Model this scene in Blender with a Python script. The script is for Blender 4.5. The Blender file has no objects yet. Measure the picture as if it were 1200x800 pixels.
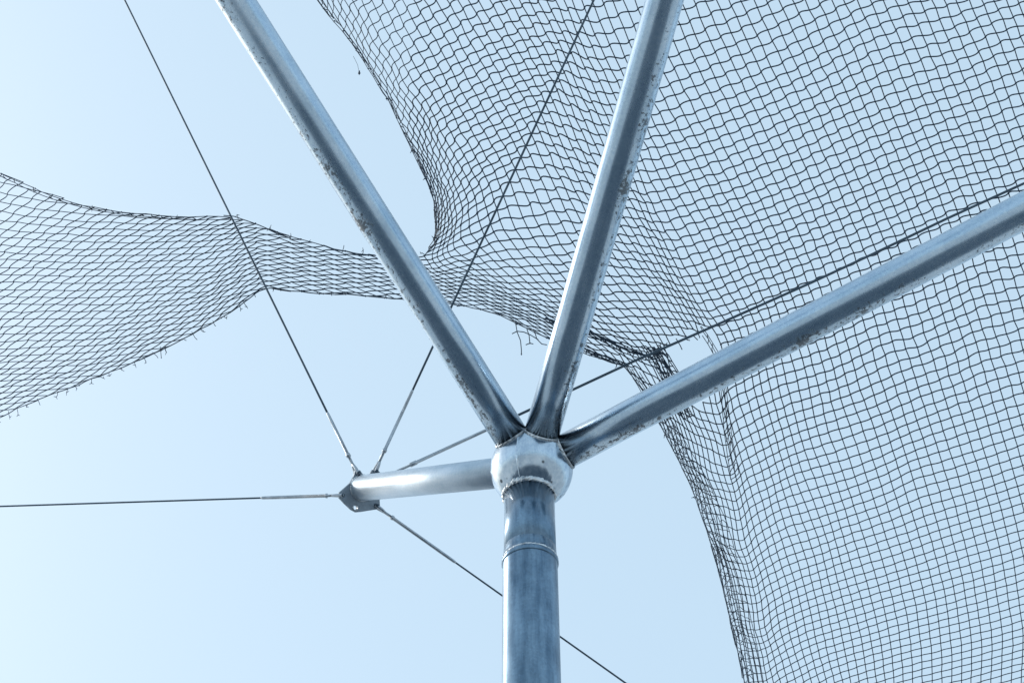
import bpy, bmesh, math, random
from mathutils import Vector, Matrix
R = math.radians
scene = bpy.context.scene
COL = scene.collection

# ------------------------------------------------------------------ camera
PITCH = 47.0
cam_d = bpy.data.cameras.new("camera"); cam = bpy.data.objects.new("camera", cam_d); COL.objects.link(cam)
cam.location = (0, 0, 1.6); cam.rotation_euler = (R(90 + PITCH), 0, 0)
cam_d.sensor_width = 36; cam_d.lens = 50; cam_d.clip_end = 3000; cam_d.clip_start = 0.05
scene.camera = cam
scene.render.resolution_x = 1024; scene.render.resolution_y = 682

# ------------------------------------------------------------------ sky, sun, exposure
SUN_EL, SUN_AZ = 31.0, -64.0          # azimuth from +Y towards +X
world = bpy.data.worlds.new("World"); scene.world = world; world.use_nodes = True
nt = world.node_tree; nt.nodes.clear()
sky = nt.nodes.new("ShaderNodeTexSky"); sky.sky_type = 'NISHITA'; sky.sun_disc = False
sky.sun_elevation = R(SUN_EL); sky.sun_rotation = R(SUN_AZ)
sky.air_density = 1.0; sky.dust_density = 4.0; sky.ozone_density = 1.5; sky.altitude = 0
veil = nt.nodes.new("ShaderNodeMixRGB"); veil.blend_type = 'MIX'
veil.inputs['Fac'].default_value = 0.74; veil.inputs['Color2'].default_value = (3.55, 4.72, 5.62, 1)   # thin bright high cloud
bg = nt.nodes.new("ShaderNodeBackground"); bg.inputs['Strength'].default_value = 0.12
out = nt.nodes.new("ShaderNodeOutputWorld")
nt.links.new(sky.outputs[0], veil.inputs['Color1']); nt.links.new(veil.outputs[0], bg.inputs[0]); nt.links.new(bg.outputs[0], out.inputs[0])
sun_d = bpy.data.lights.new("sun", 'SUN'); sun_d.energy = 0.9; sun_d.angle = R(18); sun_d.color = (1, .96, .9)
sun = bpy.data.objects.new("sun", sun_d); COL.objects.link(sun)
sv = Vector((math.sin(R(SUN_AZ)) * math.cos(R(SUN_EL)), math.cos(R(SUN_AZ)) * math.cos(R(SUN_EL)), math.sin(R(SUN_EL))))
sun.rotation_euler = sv.to_track_quat('Z', 'Y').to_euler(); sun.location = (0, 0, 20)
vs = scene.view_settings
vs.view_transform = 'Standard'; vs.look = 'None'; vs.gamma = 1; vs.exposure = 0.65; vs.use_curve_mapping = False

# ------------------------------------------------------------------ helpers
CAM = Vector((0, 0, 1.6)); CP, SP = math.cos(R(PITCH)), math.sin(R(PITCH))
FWD = Vector((0, CP, SP)); UP = Vector((0, -SP, CP)); RT = Vector((1, 0, 0)); F = 1666.7
def at(x, y, z):                       # point seen at (x, y) of the 1200x800 photo, z metres along the optical axis
    return CAM + z * (FWD + (x - 600) / F * RT + (400 - y) / F * UP)
def tag(o, label, cat=None, group=None, kind=None):
    if label: o['label'] = label
    if cat: o['category'] = cat
    if group: o['group'] = group
    if kind: o['kind'] = kind
    return o
def empty(name, loc):
    o = bpy.data.objects.new(name, None); COL.objects.link(o); o.location = loc; o.empty_display_size = .1
    return o
def link(name, me, mat, parent=None, M=None, smooth=True):
    o = bpy.data.objects.new(name, me); COL.objects.link(o); me.materials.append(mat)
    if smooth:
        for p in me.polygons: p.use_smooth = True
    if M is not None: o.matrix_basis = M
    if parent:
        o.parent = parent; o.matrix_parent_inverse = world_of(parent).inverted()
    return o
WORLD = {}
def world_of(o):
    if o.name in WORLD: return WORLD[o.name]
    m = o.matrix_basis.copy()
    if o.parent: m = world_of(o.parent) @ o.matrix_parent_inverse @ m
    WORLD[o.name] = m
    return m
def frame_z(p, q, xhint):              # matrix at p, local Z towards q, local X as near xhint as possible
    z = (q - p).normalized(); x = (xhint - xhint.dot(z) * z).normalized(); y = z.cross(x)
    M = Matrix((x, y, z)).transposed().to_4x4(); M.translation = p
    return M
def mesh_from(bm, name):
    me = bpy.data.meshes.new(name); bmesh.ops.recalc_face_normals(bm, faces=bm.faces); bm.to_mesh(me); bm.free(); return me
def lathe_bm(prof, n=96, wob=None, bm=None, cap=True):   # prof: (radius, z) list; wob(angle, k) -> radius offset
    bm = bm or bmesh.new(); rings = []
    for k, (r, z) in enumerate(prof):
        rings.append([bm.verts.new(((r + (wob(a, k) if wob else 0)) * math.cos(a), (r + (wob(a, k) if wob else 0)) * math.sin(a), z))
                      for a in (2 * math.pi * i / n for i in range(n))])
    for a, b in zip(rings, rings[1:]):
        for i in range(n): bm.faces.new((a[i], a[(i + 1) % n], b[(i + 1) % n], b[i]))
    if cap: bm.faces.new(rings[0][::-1]); bm.faces.new(rings[-1])
    return bm
def tube_mesh(paths, sides=4, name="tube", blobs=()):    # paths: list of (points, radius or radii); blobs: (point, radius, direction)
    V = []; Fc = []
    hint = Vector((.31, .52, .79))
    for pts, rad in paths:
        n = len(pts)
        if n < 2: continue
        base = len(V)
        for k, p in enumerate(pts):
            t = (pts[min(k + 1, n - 1)] - pts[max(k - 1, 0)])
            if t.length < 1e-9: t = Vector((1, 0, 0))
            t.normalize(); a = t.cross(hint)
            if a.length < .05: a = t.cross(Vector((1, 0, 0)))
            a.normalize(); b = t.cross(a); r = rad[k] if isinstance(rad, (list, tuple)) else rad
            for s in range(sides):
                an = 2 * math.pi * s / sides; V.append(p + r * (math.cos(an) * a + math.sin(an) * b))
        for k in range(n - 1):
            for s in range(sides):
                s2 = (s + 1) % sides; o = base + k * sides
                Fc.append((o + s, o + s2, o + sides + s2, o + sides + s))
        Fc.append(tuple(base + s for s in range(sides))[::-1]); Fc.append(tuple(base + (n - 1) * sides + s for s in range(sides)))
    for p, r, d in blobs:
        d = d.normalized(); a = d.cross(hint).normalized(); b = d.cross(a); o = len(V)
        V += [p + d * r * 1.3, p - d * r * 1.3, p + a * r, p + b * r, p - a * r, p - b * r]
        for s in range(4):
            Fc.append((o, o + 2 + s, o + 2 + (s + 1) % 4)); Fc.append((o + 1, o + 2 + (s + 1) % 4, o + 2 + s))
    me = bpy.data.meshes.new(name); me.from_pydata([tuple(v) for v in V], [], Fc); me.update()
    return me

# ------------------------------------------------------------------ materials
def mat_new(name):
    m = bpy.data.materials.new(name); m.use_nodes = True
    return m, m.node_tree, m.node_tree.nodes["Principled BSDF"]
def N(t, typ, **kw):
    n = t.nodes.new(typ)
    for k, v in kw.items():
        if k in n.inputs.keys(): n.inputs[k].default_value = v
        else: setattr(n, k, v)
    return n
def ramp(t, src, stops):
    r = t.nodes.new("ShaderNodeValToRGB"); e = r.color_ramp.elements
    while len(e) < len(stops): e.new(.5)
    for el, (p, c) in zip(e, stops): el.position = p; el.color = c if len(c) == 4 else (*c, 1)
    t.links.new(src, r.inputs[0]); return r
def metal(name, c_lo, c_hi, rough=.35, metallic=.9, dirt=0.0, dirt_col=(.03, .035, .04), dirt_dir=(-1, 0, 0), streak=True, pits=0.0, bump=.15, coat=0.0):
    m, t, b = mat_new(name); L = t.links.new
    tc = N(t, "ShaderNodeTexCoord")
    mp = N(t, "ShaderNodeMapping"); mp.inputs['Scale'].default_value = (1, 1, .12) if streak else (1, 1, 1)
    L(tc.outputs['Object'], mp.inputs[0])
    n1 = N(t, "ShaderNodeTexNoise", Scale=28.0, Detail=6.0, Roughness=.6); L(mp.outputs[0], n1.inputs['Vector'])
    n2 = N(t, "ShaderNodeTexNoise", Scale=5.0, Detail=5.0, Roughness=.55); L(tc.outputs['Object'], n2.inputs['Vector'])
    mx = N(t, "ShaderNodeMath", operation='ADD'); L(n1.outputs['Fac'], mx.inputs[0]); L(n2.outputs['Fac'], mx.inputs[1])
    r1 = ramp(t, mx.outputs[0], [(.36, c_lo), (.62, c_hi)])
    mm = N(t, "ShaderNodeMath", operation='MULTIPLY'); L(mx.outputs[0], mm.inputs[0]); mm.inputs[1].default_value = .5
    r1 = ramp(t, mm.outputs[0], [(.36, c_lo), (.62, c_hi)])
    col = r1.outputs[0]
    # zinc spangle
    vo = N(t, "ShaderNodeTexVoronoi", Scale=110.0); L(tc.outputs['Object'], vo.inputs['Vector'])
    sp = N(t, "ShaderNodeMixRGB", blend_type='OVERLAY'); sp.inputs[0].default_value = .12
    L(col, sp.inputs[1]); L(vo.outputs['Color'], sp.inputs[2]); 
    bw = N(t, "ShaderNodeRGBToBW"); L(vo.outputs['Color'], bw.inputs[0]); L(bw.outputs[0], sp.inputs[2])
    col = sp.outputs[0]
    rr = N(t, "ShaderNodeMapRange"); rr.inputs['To Min'].default_value = rough - .08; rr.inputs['To Max'].default_value = rough + .1
    L(n1.outputs['Fac'], rr.inputs[0]); rgh = rr.outputs[0]; met = None
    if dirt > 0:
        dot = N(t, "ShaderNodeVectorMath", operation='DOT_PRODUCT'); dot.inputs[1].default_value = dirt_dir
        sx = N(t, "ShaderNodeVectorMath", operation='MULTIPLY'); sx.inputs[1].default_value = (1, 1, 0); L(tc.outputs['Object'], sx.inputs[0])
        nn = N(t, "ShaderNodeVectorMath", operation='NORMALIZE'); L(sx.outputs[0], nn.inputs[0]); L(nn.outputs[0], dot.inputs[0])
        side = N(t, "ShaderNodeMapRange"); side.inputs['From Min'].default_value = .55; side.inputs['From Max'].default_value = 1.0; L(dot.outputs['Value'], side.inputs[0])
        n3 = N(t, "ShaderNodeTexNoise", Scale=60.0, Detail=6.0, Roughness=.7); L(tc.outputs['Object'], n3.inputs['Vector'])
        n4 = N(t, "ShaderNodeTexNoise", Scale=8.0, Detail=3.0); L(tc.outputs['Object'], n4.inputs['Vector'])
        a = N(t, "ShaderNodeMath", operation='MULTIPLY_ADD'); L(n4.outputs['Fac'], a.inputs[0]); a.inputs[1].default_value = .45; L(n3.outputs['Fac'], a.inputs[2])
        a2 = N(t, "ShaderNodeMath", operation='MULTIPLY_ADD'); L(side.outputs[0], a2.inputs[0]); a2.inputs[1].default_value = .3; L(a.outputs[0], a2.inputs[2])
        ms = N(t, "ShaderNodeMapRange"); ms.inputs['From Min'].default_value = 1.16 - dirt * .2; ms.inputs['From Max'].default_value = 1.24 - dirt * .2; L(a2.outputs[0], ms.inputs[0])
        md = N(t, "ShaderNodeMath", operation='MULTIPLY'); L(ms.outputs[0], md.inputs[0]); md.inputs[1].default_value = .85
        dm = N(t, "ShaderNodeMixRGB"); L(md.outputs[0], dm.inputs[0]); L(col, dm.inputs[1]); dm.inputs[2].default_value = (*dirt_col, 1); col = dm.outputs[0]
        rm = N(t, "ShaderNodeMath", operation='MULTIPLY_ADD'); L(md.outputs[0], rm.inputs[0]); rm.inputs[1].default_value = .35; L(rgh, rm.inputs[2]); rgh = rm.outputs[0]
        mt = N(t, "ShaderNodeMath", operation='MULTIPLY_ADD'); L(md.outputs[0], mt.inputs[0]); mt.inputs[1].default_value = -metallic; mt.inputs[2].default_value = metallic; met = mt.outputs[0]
    if pits > 0:
        vp = N(t, "ShaderNodeTexVoronoi", Scale=16.0); vp.inputs['Randomness'].default_value = 1; L(tc.outputs['Object'], vp.inputs['Vector'])
        pm = N(t, "ShaderNodeMapRange"); pm.inputs['From Min'].default_value = .10 * pits; pm.inputs['From Max'].default_value = .16 * pits; pm.inputs['To Min'].default_value = .9; pm.inputs['To Max'].default_value = 0
        L(vp.outputs['Distance'], pm.inputs[0])
        dm = N(t, "ShaderNodeMixRGB"); L(pm.outputs[0], dm.inputs[0]); L(col, dm.inputs[1]); dm.inputs[2].default_value = (*dirt_col, 1); col = dm.outputs[0]
    L(col, b.inputs['Base Color']); L(rgh, b.inputs['Roughness'])
    if met: L(met, b.inputs['Metallic'])
    else: b.inputs['Metallic'].default_value = metallic
    if coat: b.inputs['Coat Weight'].default_value = coat; b.inputs['Coat Roughness'].default_value = .07; b.inputs['Coat IOR'].default_value = 1.7
    bp = N(t, "ShaderNodeBump"); bp.inputs['Strength'].default_value = bump; bp.inputs['Distance'].default_value = .002
    L(n1.outputs['Fac'], bp.inputs['Height']); L(bp.outputs[0], b.inputs['Normal'])
    return m
def cloth(name, col, rough=.7):
    m, t, b = mat_new(name); L = t.links.new
    tc = N(t, "ShaderNodeTexCoord"); n = N(t, "ShaderNodeTexNoise", Scale=3.0, Detail=4.0); L(tc.outputs['Object'], n.inputs['Vector'])
    r = ramp(t, n.outputs['Fac'], [(.3, tuple(c * .7 for c in col)), (.7, tuple(c * 1.35 for c in col))])
    L(r.outputs[0], b.inputs['Base Color']); b.inputs['Roughness'].default_value = rough
    return m

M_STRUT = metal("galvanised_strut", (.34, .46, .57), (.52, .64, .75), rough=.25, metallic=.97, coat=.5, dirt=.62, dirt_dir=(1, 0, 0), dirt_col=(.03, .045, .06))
M_BALL = metal("ground_weld_ball", (.34, .43, .52), (.62, .71, .79), rough=.17, metallic=1.0, streak=True, pits=1.0, dirt_col=(.05, .06, .07))
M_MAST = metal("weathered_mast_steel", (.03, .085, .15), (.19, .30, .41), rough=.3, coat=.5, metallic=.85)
M_ARM = metal("clean_arm_steel", (.46, .55, .63), (.62, .70, .78), rough=.38, metallic=.65)
M_WELD = metal("weld_bead_steel", (.10, .13, .16), (.8, .83, .85), rough=.4, streak=False, bump=1.0)
M_PLATE = metal("grey_plate_steel", (.20, .25, .30), (.32, .38, .44), rough=.5, metallic=.4, streak=False)
M_WIRE = metal("stainless_wire_rope", (.03, .055, .08), (.07, .11, .15), rough=.5, metallic=.4, streak=False)
M_TERM = metal("stainless_terminal", (.3, .34, .38), (.5, .54, .58), rough=.3, streak=False)
M_NET = cloth("dark_polyester_twine", (.010, .034, .066))

# ------------------------------------------------------------------ ground
bm = bmesh.new(); bmesh.ops.create_circle(bm, cap_ends=True, radius=1200, segments=96)
m, t, b = mat_new("dark_gravel_ground"); L = t.links.new
tc = N(t, "ShaderNodeTexCoord"); n = N(t, "ShaderNodeTexNoise", Scale=1.2, Detail=10.0, Roughness=.7); L(tc.outputs['Object'], n.inputs['Vector'])
r = ramp(t, n.outputs['Fac'], [(.3, (.50, .50, .49)), (.7, (.64, .63, .61))]); L(r.outputs[0], b.inputs['Base Color']); b.inputs['Roughness'].default_value = .9
tag(link("ground", mesh_from(bm, "ground"), m, smooth=False), "pale gravel ground round the added dark disc", kind="structure")
# added dark disc, out of view, giving the steel a dark band to reflect
bm = bmesh.new(); bmesh.ops.create_circle(bm, cap_ends=True, radius=7.5, segments=96)
m, t, b = mat_new("dark_reflection_surface"); L = t.links.new
tc = N(t, "ShaderNodeTexCoord"); n = N(t, "ShaderNodeTexNoise", Scale=9.0, Detail=8.0, Roughness=.7); L(tc.outputs['Object'], n.inputs['Vector'])
r = ramp(t, n.outputs['Fac'], [(.3, (.065, .085, .105)), (.7, (.10, .125, .15))]); L(r.outputs[0], b.inputs['Base Color']); b.inputs['Roughness'].default_value = .85
o = link("reflection_pad", mesh_from(bm, "reflection_pad"), m, smooth=False); o.location = (0, 2, .004)
tag(o, "added dark disc out of view, darkens reflections in the steel", kind="structure")

# ------------------------------------------------------------------ the branching mast
BALL = at(623, 549.5, 6.0); RB = .1745
root = tag(empty("steel_mast", (BALL.x, BALL.y, 0)), "galvanised steel mast with a ball joint, three branches and a short side arm", "mast")
def noise_wob(seed, amp):
    rnd = random.Random(seed); ph = [(rnd.uniform(0, 6.28), rnd.randint(5, 40), rnd.uniform(.3, 1)) for _ in range(9)]
    return lambda a, k: amp * sum(w * math.sin(f * a + p + k * 1.3) for p, f, w in ph) / 3
def bead(p, q, rad, xhint, name="weld_bead", r=.006, seed=1, parent=None):
    prof = [(rad + r * math.sin(t) - .002, r * 1.5 * math.cos(t)) for t in (math.pi * i / 8 for i in range(9))]
    rn = random.Random(seed * 7); blot = [(rn.uniform(0, 6.28), rn.uniform(-.3, .4)) for _ in range(120)]
    w1 = noise_wob(seed, r * .35)
    wob = lambda a, k: w1(a, k) + r * sum(h * math.exp(-(((a - c + 3.14) % 6.28 - 3.14) / .022) ** 2) for c, h in blot)
    bm = lathe_bm(prof, 420, wob, cap=False)
    return link(name, mesh_from(bm, name), M_WELD, parent or root, frame_z(p, q, xhint))
# ball, with a raised meridian seam
bm = bmesh.new(); bmesh.ops.create_uvsphere(bm, u_segments=96, v_segments=64, radius=RB)
w = noise_wob(5, .0006)
for v in bm.verts:
    v.co *= 1 + w(math.atan2(v.co.y, v.co.x), v.co.z * 30) / RB
ball = link("ball_joint", mesh_from(bm, "ball_joint"), M_BALL, root, Matrix.Translation(BALL))
bm = lathe_bm([(RB + .0002, -.005), (RB + .0018, -.002), (RB + .0018, .002), (RB + .0002, .005)], 160, noise_wob(8, .0005), cap=False)
link("seam", mesh_from(bm, "seam"), M_BALL, ball, frame_z(BALL, BALL + Vector((-.93, .36, .06)), Vector((0, 0, 1))))
MX = BALL.x - .011                     # axis of the post
# vertical post: upper length, sleeve joint, lower length
r_up = .1045; r_lo = .1090
z_ball = BALL.z - math.sqrt(RB ** 2 - r_up ** 2)
def on_mast(y):                        # height of the mast axis where photo row y meets it
    best = min((abs((lambda c: 400 - F * c.dot(UP) / c.dot(FWD) - y)(Vector((BALL.x, BALL.y, h)) - CAM)), h) for h in [i * .002 for i in range(1000, 3000)])
    return best[1]
z_ring = on_mast(656)
base = Vector((MX, BALL.y, 0))
Mv = frame_z(base, base + Vector((0, 0, 1)), Vector((1, 0, 0)))
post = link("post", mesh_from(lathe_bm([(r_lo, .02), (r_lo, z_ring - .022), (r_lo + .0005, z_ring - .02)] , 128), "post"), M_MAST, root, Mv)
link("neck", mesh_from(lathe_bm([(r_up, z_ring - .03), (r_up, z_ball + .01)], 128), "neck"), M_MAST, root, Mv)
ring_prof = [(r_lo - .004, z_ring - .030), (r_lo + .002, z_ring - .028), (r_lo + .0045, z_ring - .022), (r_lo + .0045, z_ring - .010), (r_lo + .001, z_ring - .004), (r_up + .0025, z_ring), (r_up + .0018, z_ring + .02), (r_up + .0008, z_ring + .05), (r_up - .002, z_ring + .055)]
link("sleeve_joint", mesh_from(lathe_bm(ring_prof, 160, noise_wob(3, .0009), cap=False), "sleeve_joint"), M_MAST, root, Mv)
bead(Vector((MX, BALL.y, z_ball - .004)), Vector((MX, BALL.y, z_ball + 1)), r_up + .002, Vector((1, 0, 0)), r=.0085, seed=2)
bead(Vector((MX, BALL.y, z_ring - .001)), Vector((MX, BALL.y, z_ring + 1)), r_up + .002, Vector((1, 0, 0)), r=.0048, seed=6)
# base flange on the ground, with anchor bolts
fl = link("base_flange", mesh_from(lathe_bm([(.24, 0), (.24, .022), (.235, .025), (.10, .025)], 64), "base_flange"), M_PLATE, root, Mv)
for k in range(8):
    a = k * math.pi / 4; link("anchor_bolt", mesh_from(lathe_bm([(.018, .025), (.018, .045), (.009, .046), (.009, .07)], 6), "anchor_bolt"), M_TERM, fl, Matrix.Translation(base + Vector((.19 * math.cos(a), .19 * math.sin(a), 0))), smooth=False)
# three branches
RS = .0742
def branch(x, y, z, length, seed, dirt_side):
    far = at(x, y, z); d = (far - BALL).normalized(); end = BALL + d * length
    start = BALL + d * (math.sqrt(RB ** 2 - RS ** 2) - .006)
    # local X points to the dirtier flank (towards the ground on that side)
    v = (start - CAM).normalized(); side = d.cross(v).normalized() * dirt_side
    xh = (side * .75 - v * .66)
    n = max(2, int(length / .5)); prof = [(RS, (end - start).length * k / n) for k in range(n + 1)]
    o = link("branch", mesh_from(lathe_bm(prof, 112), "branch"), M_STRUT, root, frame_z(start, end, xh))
    bead(BALL + d * (math.sqrt(RB ** 2 - RS ** 2) + .001), end, RS + .003, xh, r=.0045, seed=seed, parent=o)
    # circumferential site weld further up
    return o, d
b1, d1 = branch(276, 0, 5.87, 3.6, 11, 1)
b2, d2 = branch(779, 0, 5.62, 3.6, 12, -1)
b3, d3 = branch(1200, 247, 5.75, 3.8, 13, -1)
# short side arm carrying the cable plate
AEND = at(424.5, 571.5, 7.4); RA = .0675
da = (AEND - BALL).normalized()
arm = link("side_arm", mesh_from(lathe_bm([(RA, 0), (RA, (AEND - BALL).length * .5), (RA, (AEND - BALL).length - RB + .008)], 112), "side_arm"), M_ARM, root, frame_z(BALL + da * (RB - .012), AEND, Vector((0, 0, 1))))
tag(arm, "brighter, cleaner side arm")
bead(BALL + da * (math.sqrt(RB ** 2 - RA ** 2) + .002), AEND, RA + .002, Vector((0, 0, 1)), r=.006, seed=14, parent=arm)
# end plate: cut outline, 14 mm thick, square to the arm
def on_plane(x, y, off=0.0):
    d = FWD + (x - 600) / F * RT + (400 - y) / F * UP
    s = (AEND + da * off - CAM).dot(da) / d.dot(da); return CAM + s * d
outl = [(410, 566), (402, 573), (397.5, 577), (397.5, 583), (404, 590), (411.5, 597), (417, 600), (423, 599.5), (432, 598), (442, 596.5), (445.5, 593), (445, 585), (449, 570), (445.5, 553), (441, 549), (436, 550.5), (433, 557), (427, 557.5), (422, 550.5), (416.5, 551), (414.5, 558)]
def ring_hole(cx, cy, rr, n=14): return [(cx + rr * math.cos(2 * math.pi * i / n), cy + rr * math.sin(2 * math.pi * i / n)) for i in range(n)]
Mp = frame_z(AEND, AEND + da, Vector((0, 0, 1))); Mpi = Mp.inverted()
loops = [outl, ring_hole(416.5, 594.6, 2.4)]
bm = bmesh.new()
edges = []
for lp in loops:
    vsq = [bm.verts.new(Mpi @ on_plane(x, y)) for x, y in lp]
    for v in vsq: v.co.z = 0
    edges += [bm.edges.new((vsq[i], vsq[(i + 1) % len(vsq)])) for i in range(len(vsq))]
bmesh.ops.triangle_fill(bm, edges=edges, use_beauty=True, use_dissolve=False)
g = bmesh.ops.extrude_face_region(bm, geom=bm.faces[:])
for v in [e for e in g['geom'] if isinstance(e, bmesh.types.BMVert)]: v.co.z += .014
bmesh.ops.recalc_face_normals(bm, faces=bm.faces)
be = [e for e in bm.edges if len(e.link_faces) == 2 and e.calc_face_angle(0) > .8]
bmesh.ops.bevel(bm, geom=be, offset=.0018, segments=2, affect='EDGES', profile=.6)
plate = link("cable_plate", mesh_from(bm, "cable_plate"), M_PLATE, root, Mp, smooth=False)
bead(AEND - da * .001, AEND + da, RA + .001, Vector((0, 0, 1)), r=.004, seed=15, parent=plate)
# bushing round the spare hole
c = on_plane(416.5, 594.6); bmb = lathe_bm([(.0118, -.004), (.0165, -.004), (.0165, .018), (.0118, .018), (.0118, -.004)], 32, cap=False)
link("bushing", mesh_from(bmb, "bushing"), M_TERM, plate, frame_z(c, c + da, Vector((0, 0, 1))))

# ------------------------------------------------------------------ stay cables
def cyl_path(p, q, prof, n=20):        # prof: (t in metres from p, radius)
    d = (q - p).normalized(); return [p + d * t for t, _ in prof], [r for _, r in prof]
def cable(label, eye, pts, swage=(.10, .28), rope=.0057):
    p0 = eye; d = (pts[0] - p0).normalized(); r_w = rope
    th = tag(empty("stay_cable", p0), label, "cable", "steel stay cables anchored to the arm plate")
    s0, s1 = swage; a = p0 + d * .055; path = [a + d * s0] + pts
    P = [path[0]]                     # long rope, gently subdivided
    for u, v in zip(path, path[1:]): P += [u.lerp(v, k / 6) for k in range(1, 7)]
    link("wire_rope", tube_mesh([(P, r_w)], 10, "wire_rope"), M_WIRE, th)
    pp, rr = cyl_path(a, pts[0], [(0, .007), (.012, .0072), (s0 * .45, .0072), (s0 * .46, .0125), (s0 * .6, .0125), (s0 * .61, .0088), (s1 * .8, .0088), (s1 * .97, .0080), (s1, .0052)])
    link("swage_terminal", tube_mesh([(pp, rr)], 16, "swage_terminal"), M_TERM, th)
    # fork: two cheeks astride the plate, joined behind the eye
    side = da; e1 = p0 - da * 0; t = d.cross(da).normalized()
    ck = []
    for s in (-1, 1):
        o = side * s * .0135
        ck.append(([p0 - d * .012 + o, p0 + o, p0 + d * .03 + o, p0 + d * .046 + o * .6, a + d * .006], [.0085, .0105, .0085, .0075, .007]))
    fk = link("fork", tube_mesh(ck, 10, "fork"), M_TERM, th)
    link("clevis_pin", tube_mesh([([p0 - side * .026, p0 - side * .021, p0 - side * .0205, p0 + side * .0205, p0 + side * .021, p0 + side * .026], [.0095, .0095, .006, .006, .0095, .0095])], 12, "clevis_pin"), M_WIRE, fk)
    return th
def far(eye, q, s): return eye + (q - eye) * s
half = da * .007
e1 = on_plane(419, 554) + half; e2 = on_plane(440, 552) + half; e3 = on_plane(446, 561) + half; e4 = on_plane(400.5, 580) + half; e5 = on_plane(441, 592.5) + half
Z1, Z2, Z3 = 9.45, 7.88, 8.03
q1 = at(146, 0, Z1); cable("steel stay cable crossing the narrow neck of the net at upper left", e1, [q1, far(e1, q1, 1.35)], swage=(.12, .36))
q2 = at(696, 0, Z2); cable("steel stay cable passing behind the left branch and under the net", e2, [q2, far(e2, q2, 1.35)], swage=(.12, .42), rope=.0063)
C3 = [at(540, 517.5, 7.56), at(670, 457, 7.70), at(741, 424, 7.76), at(832, 384, 7.82), at(950, 331.5, 7.88), at(1021, 298.5, 7.92), at(1110, 256, 7.97), at(1200, 215, Z3)]
cable("steel stay cable lying across the net just above the right branch", e3, C3 + [far(C3[-2], C3[-1], 8)], swage=(.26, .62), rope=.0072)
q4 = at(0, 593, 7.9); cable("steel stay cable running level to the left edge of the picture", e4, [q4, far(e4, q4, 2.2)], swage=(.05, .40), rope=.0047)
q5 = at(732, 799, 7.2); cable("steel stay cable slanting down to the right behind the mast", e5, [q5, far(e5, q5, 2.6)], swage=(.10, .46), rope=.0047)

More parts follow.
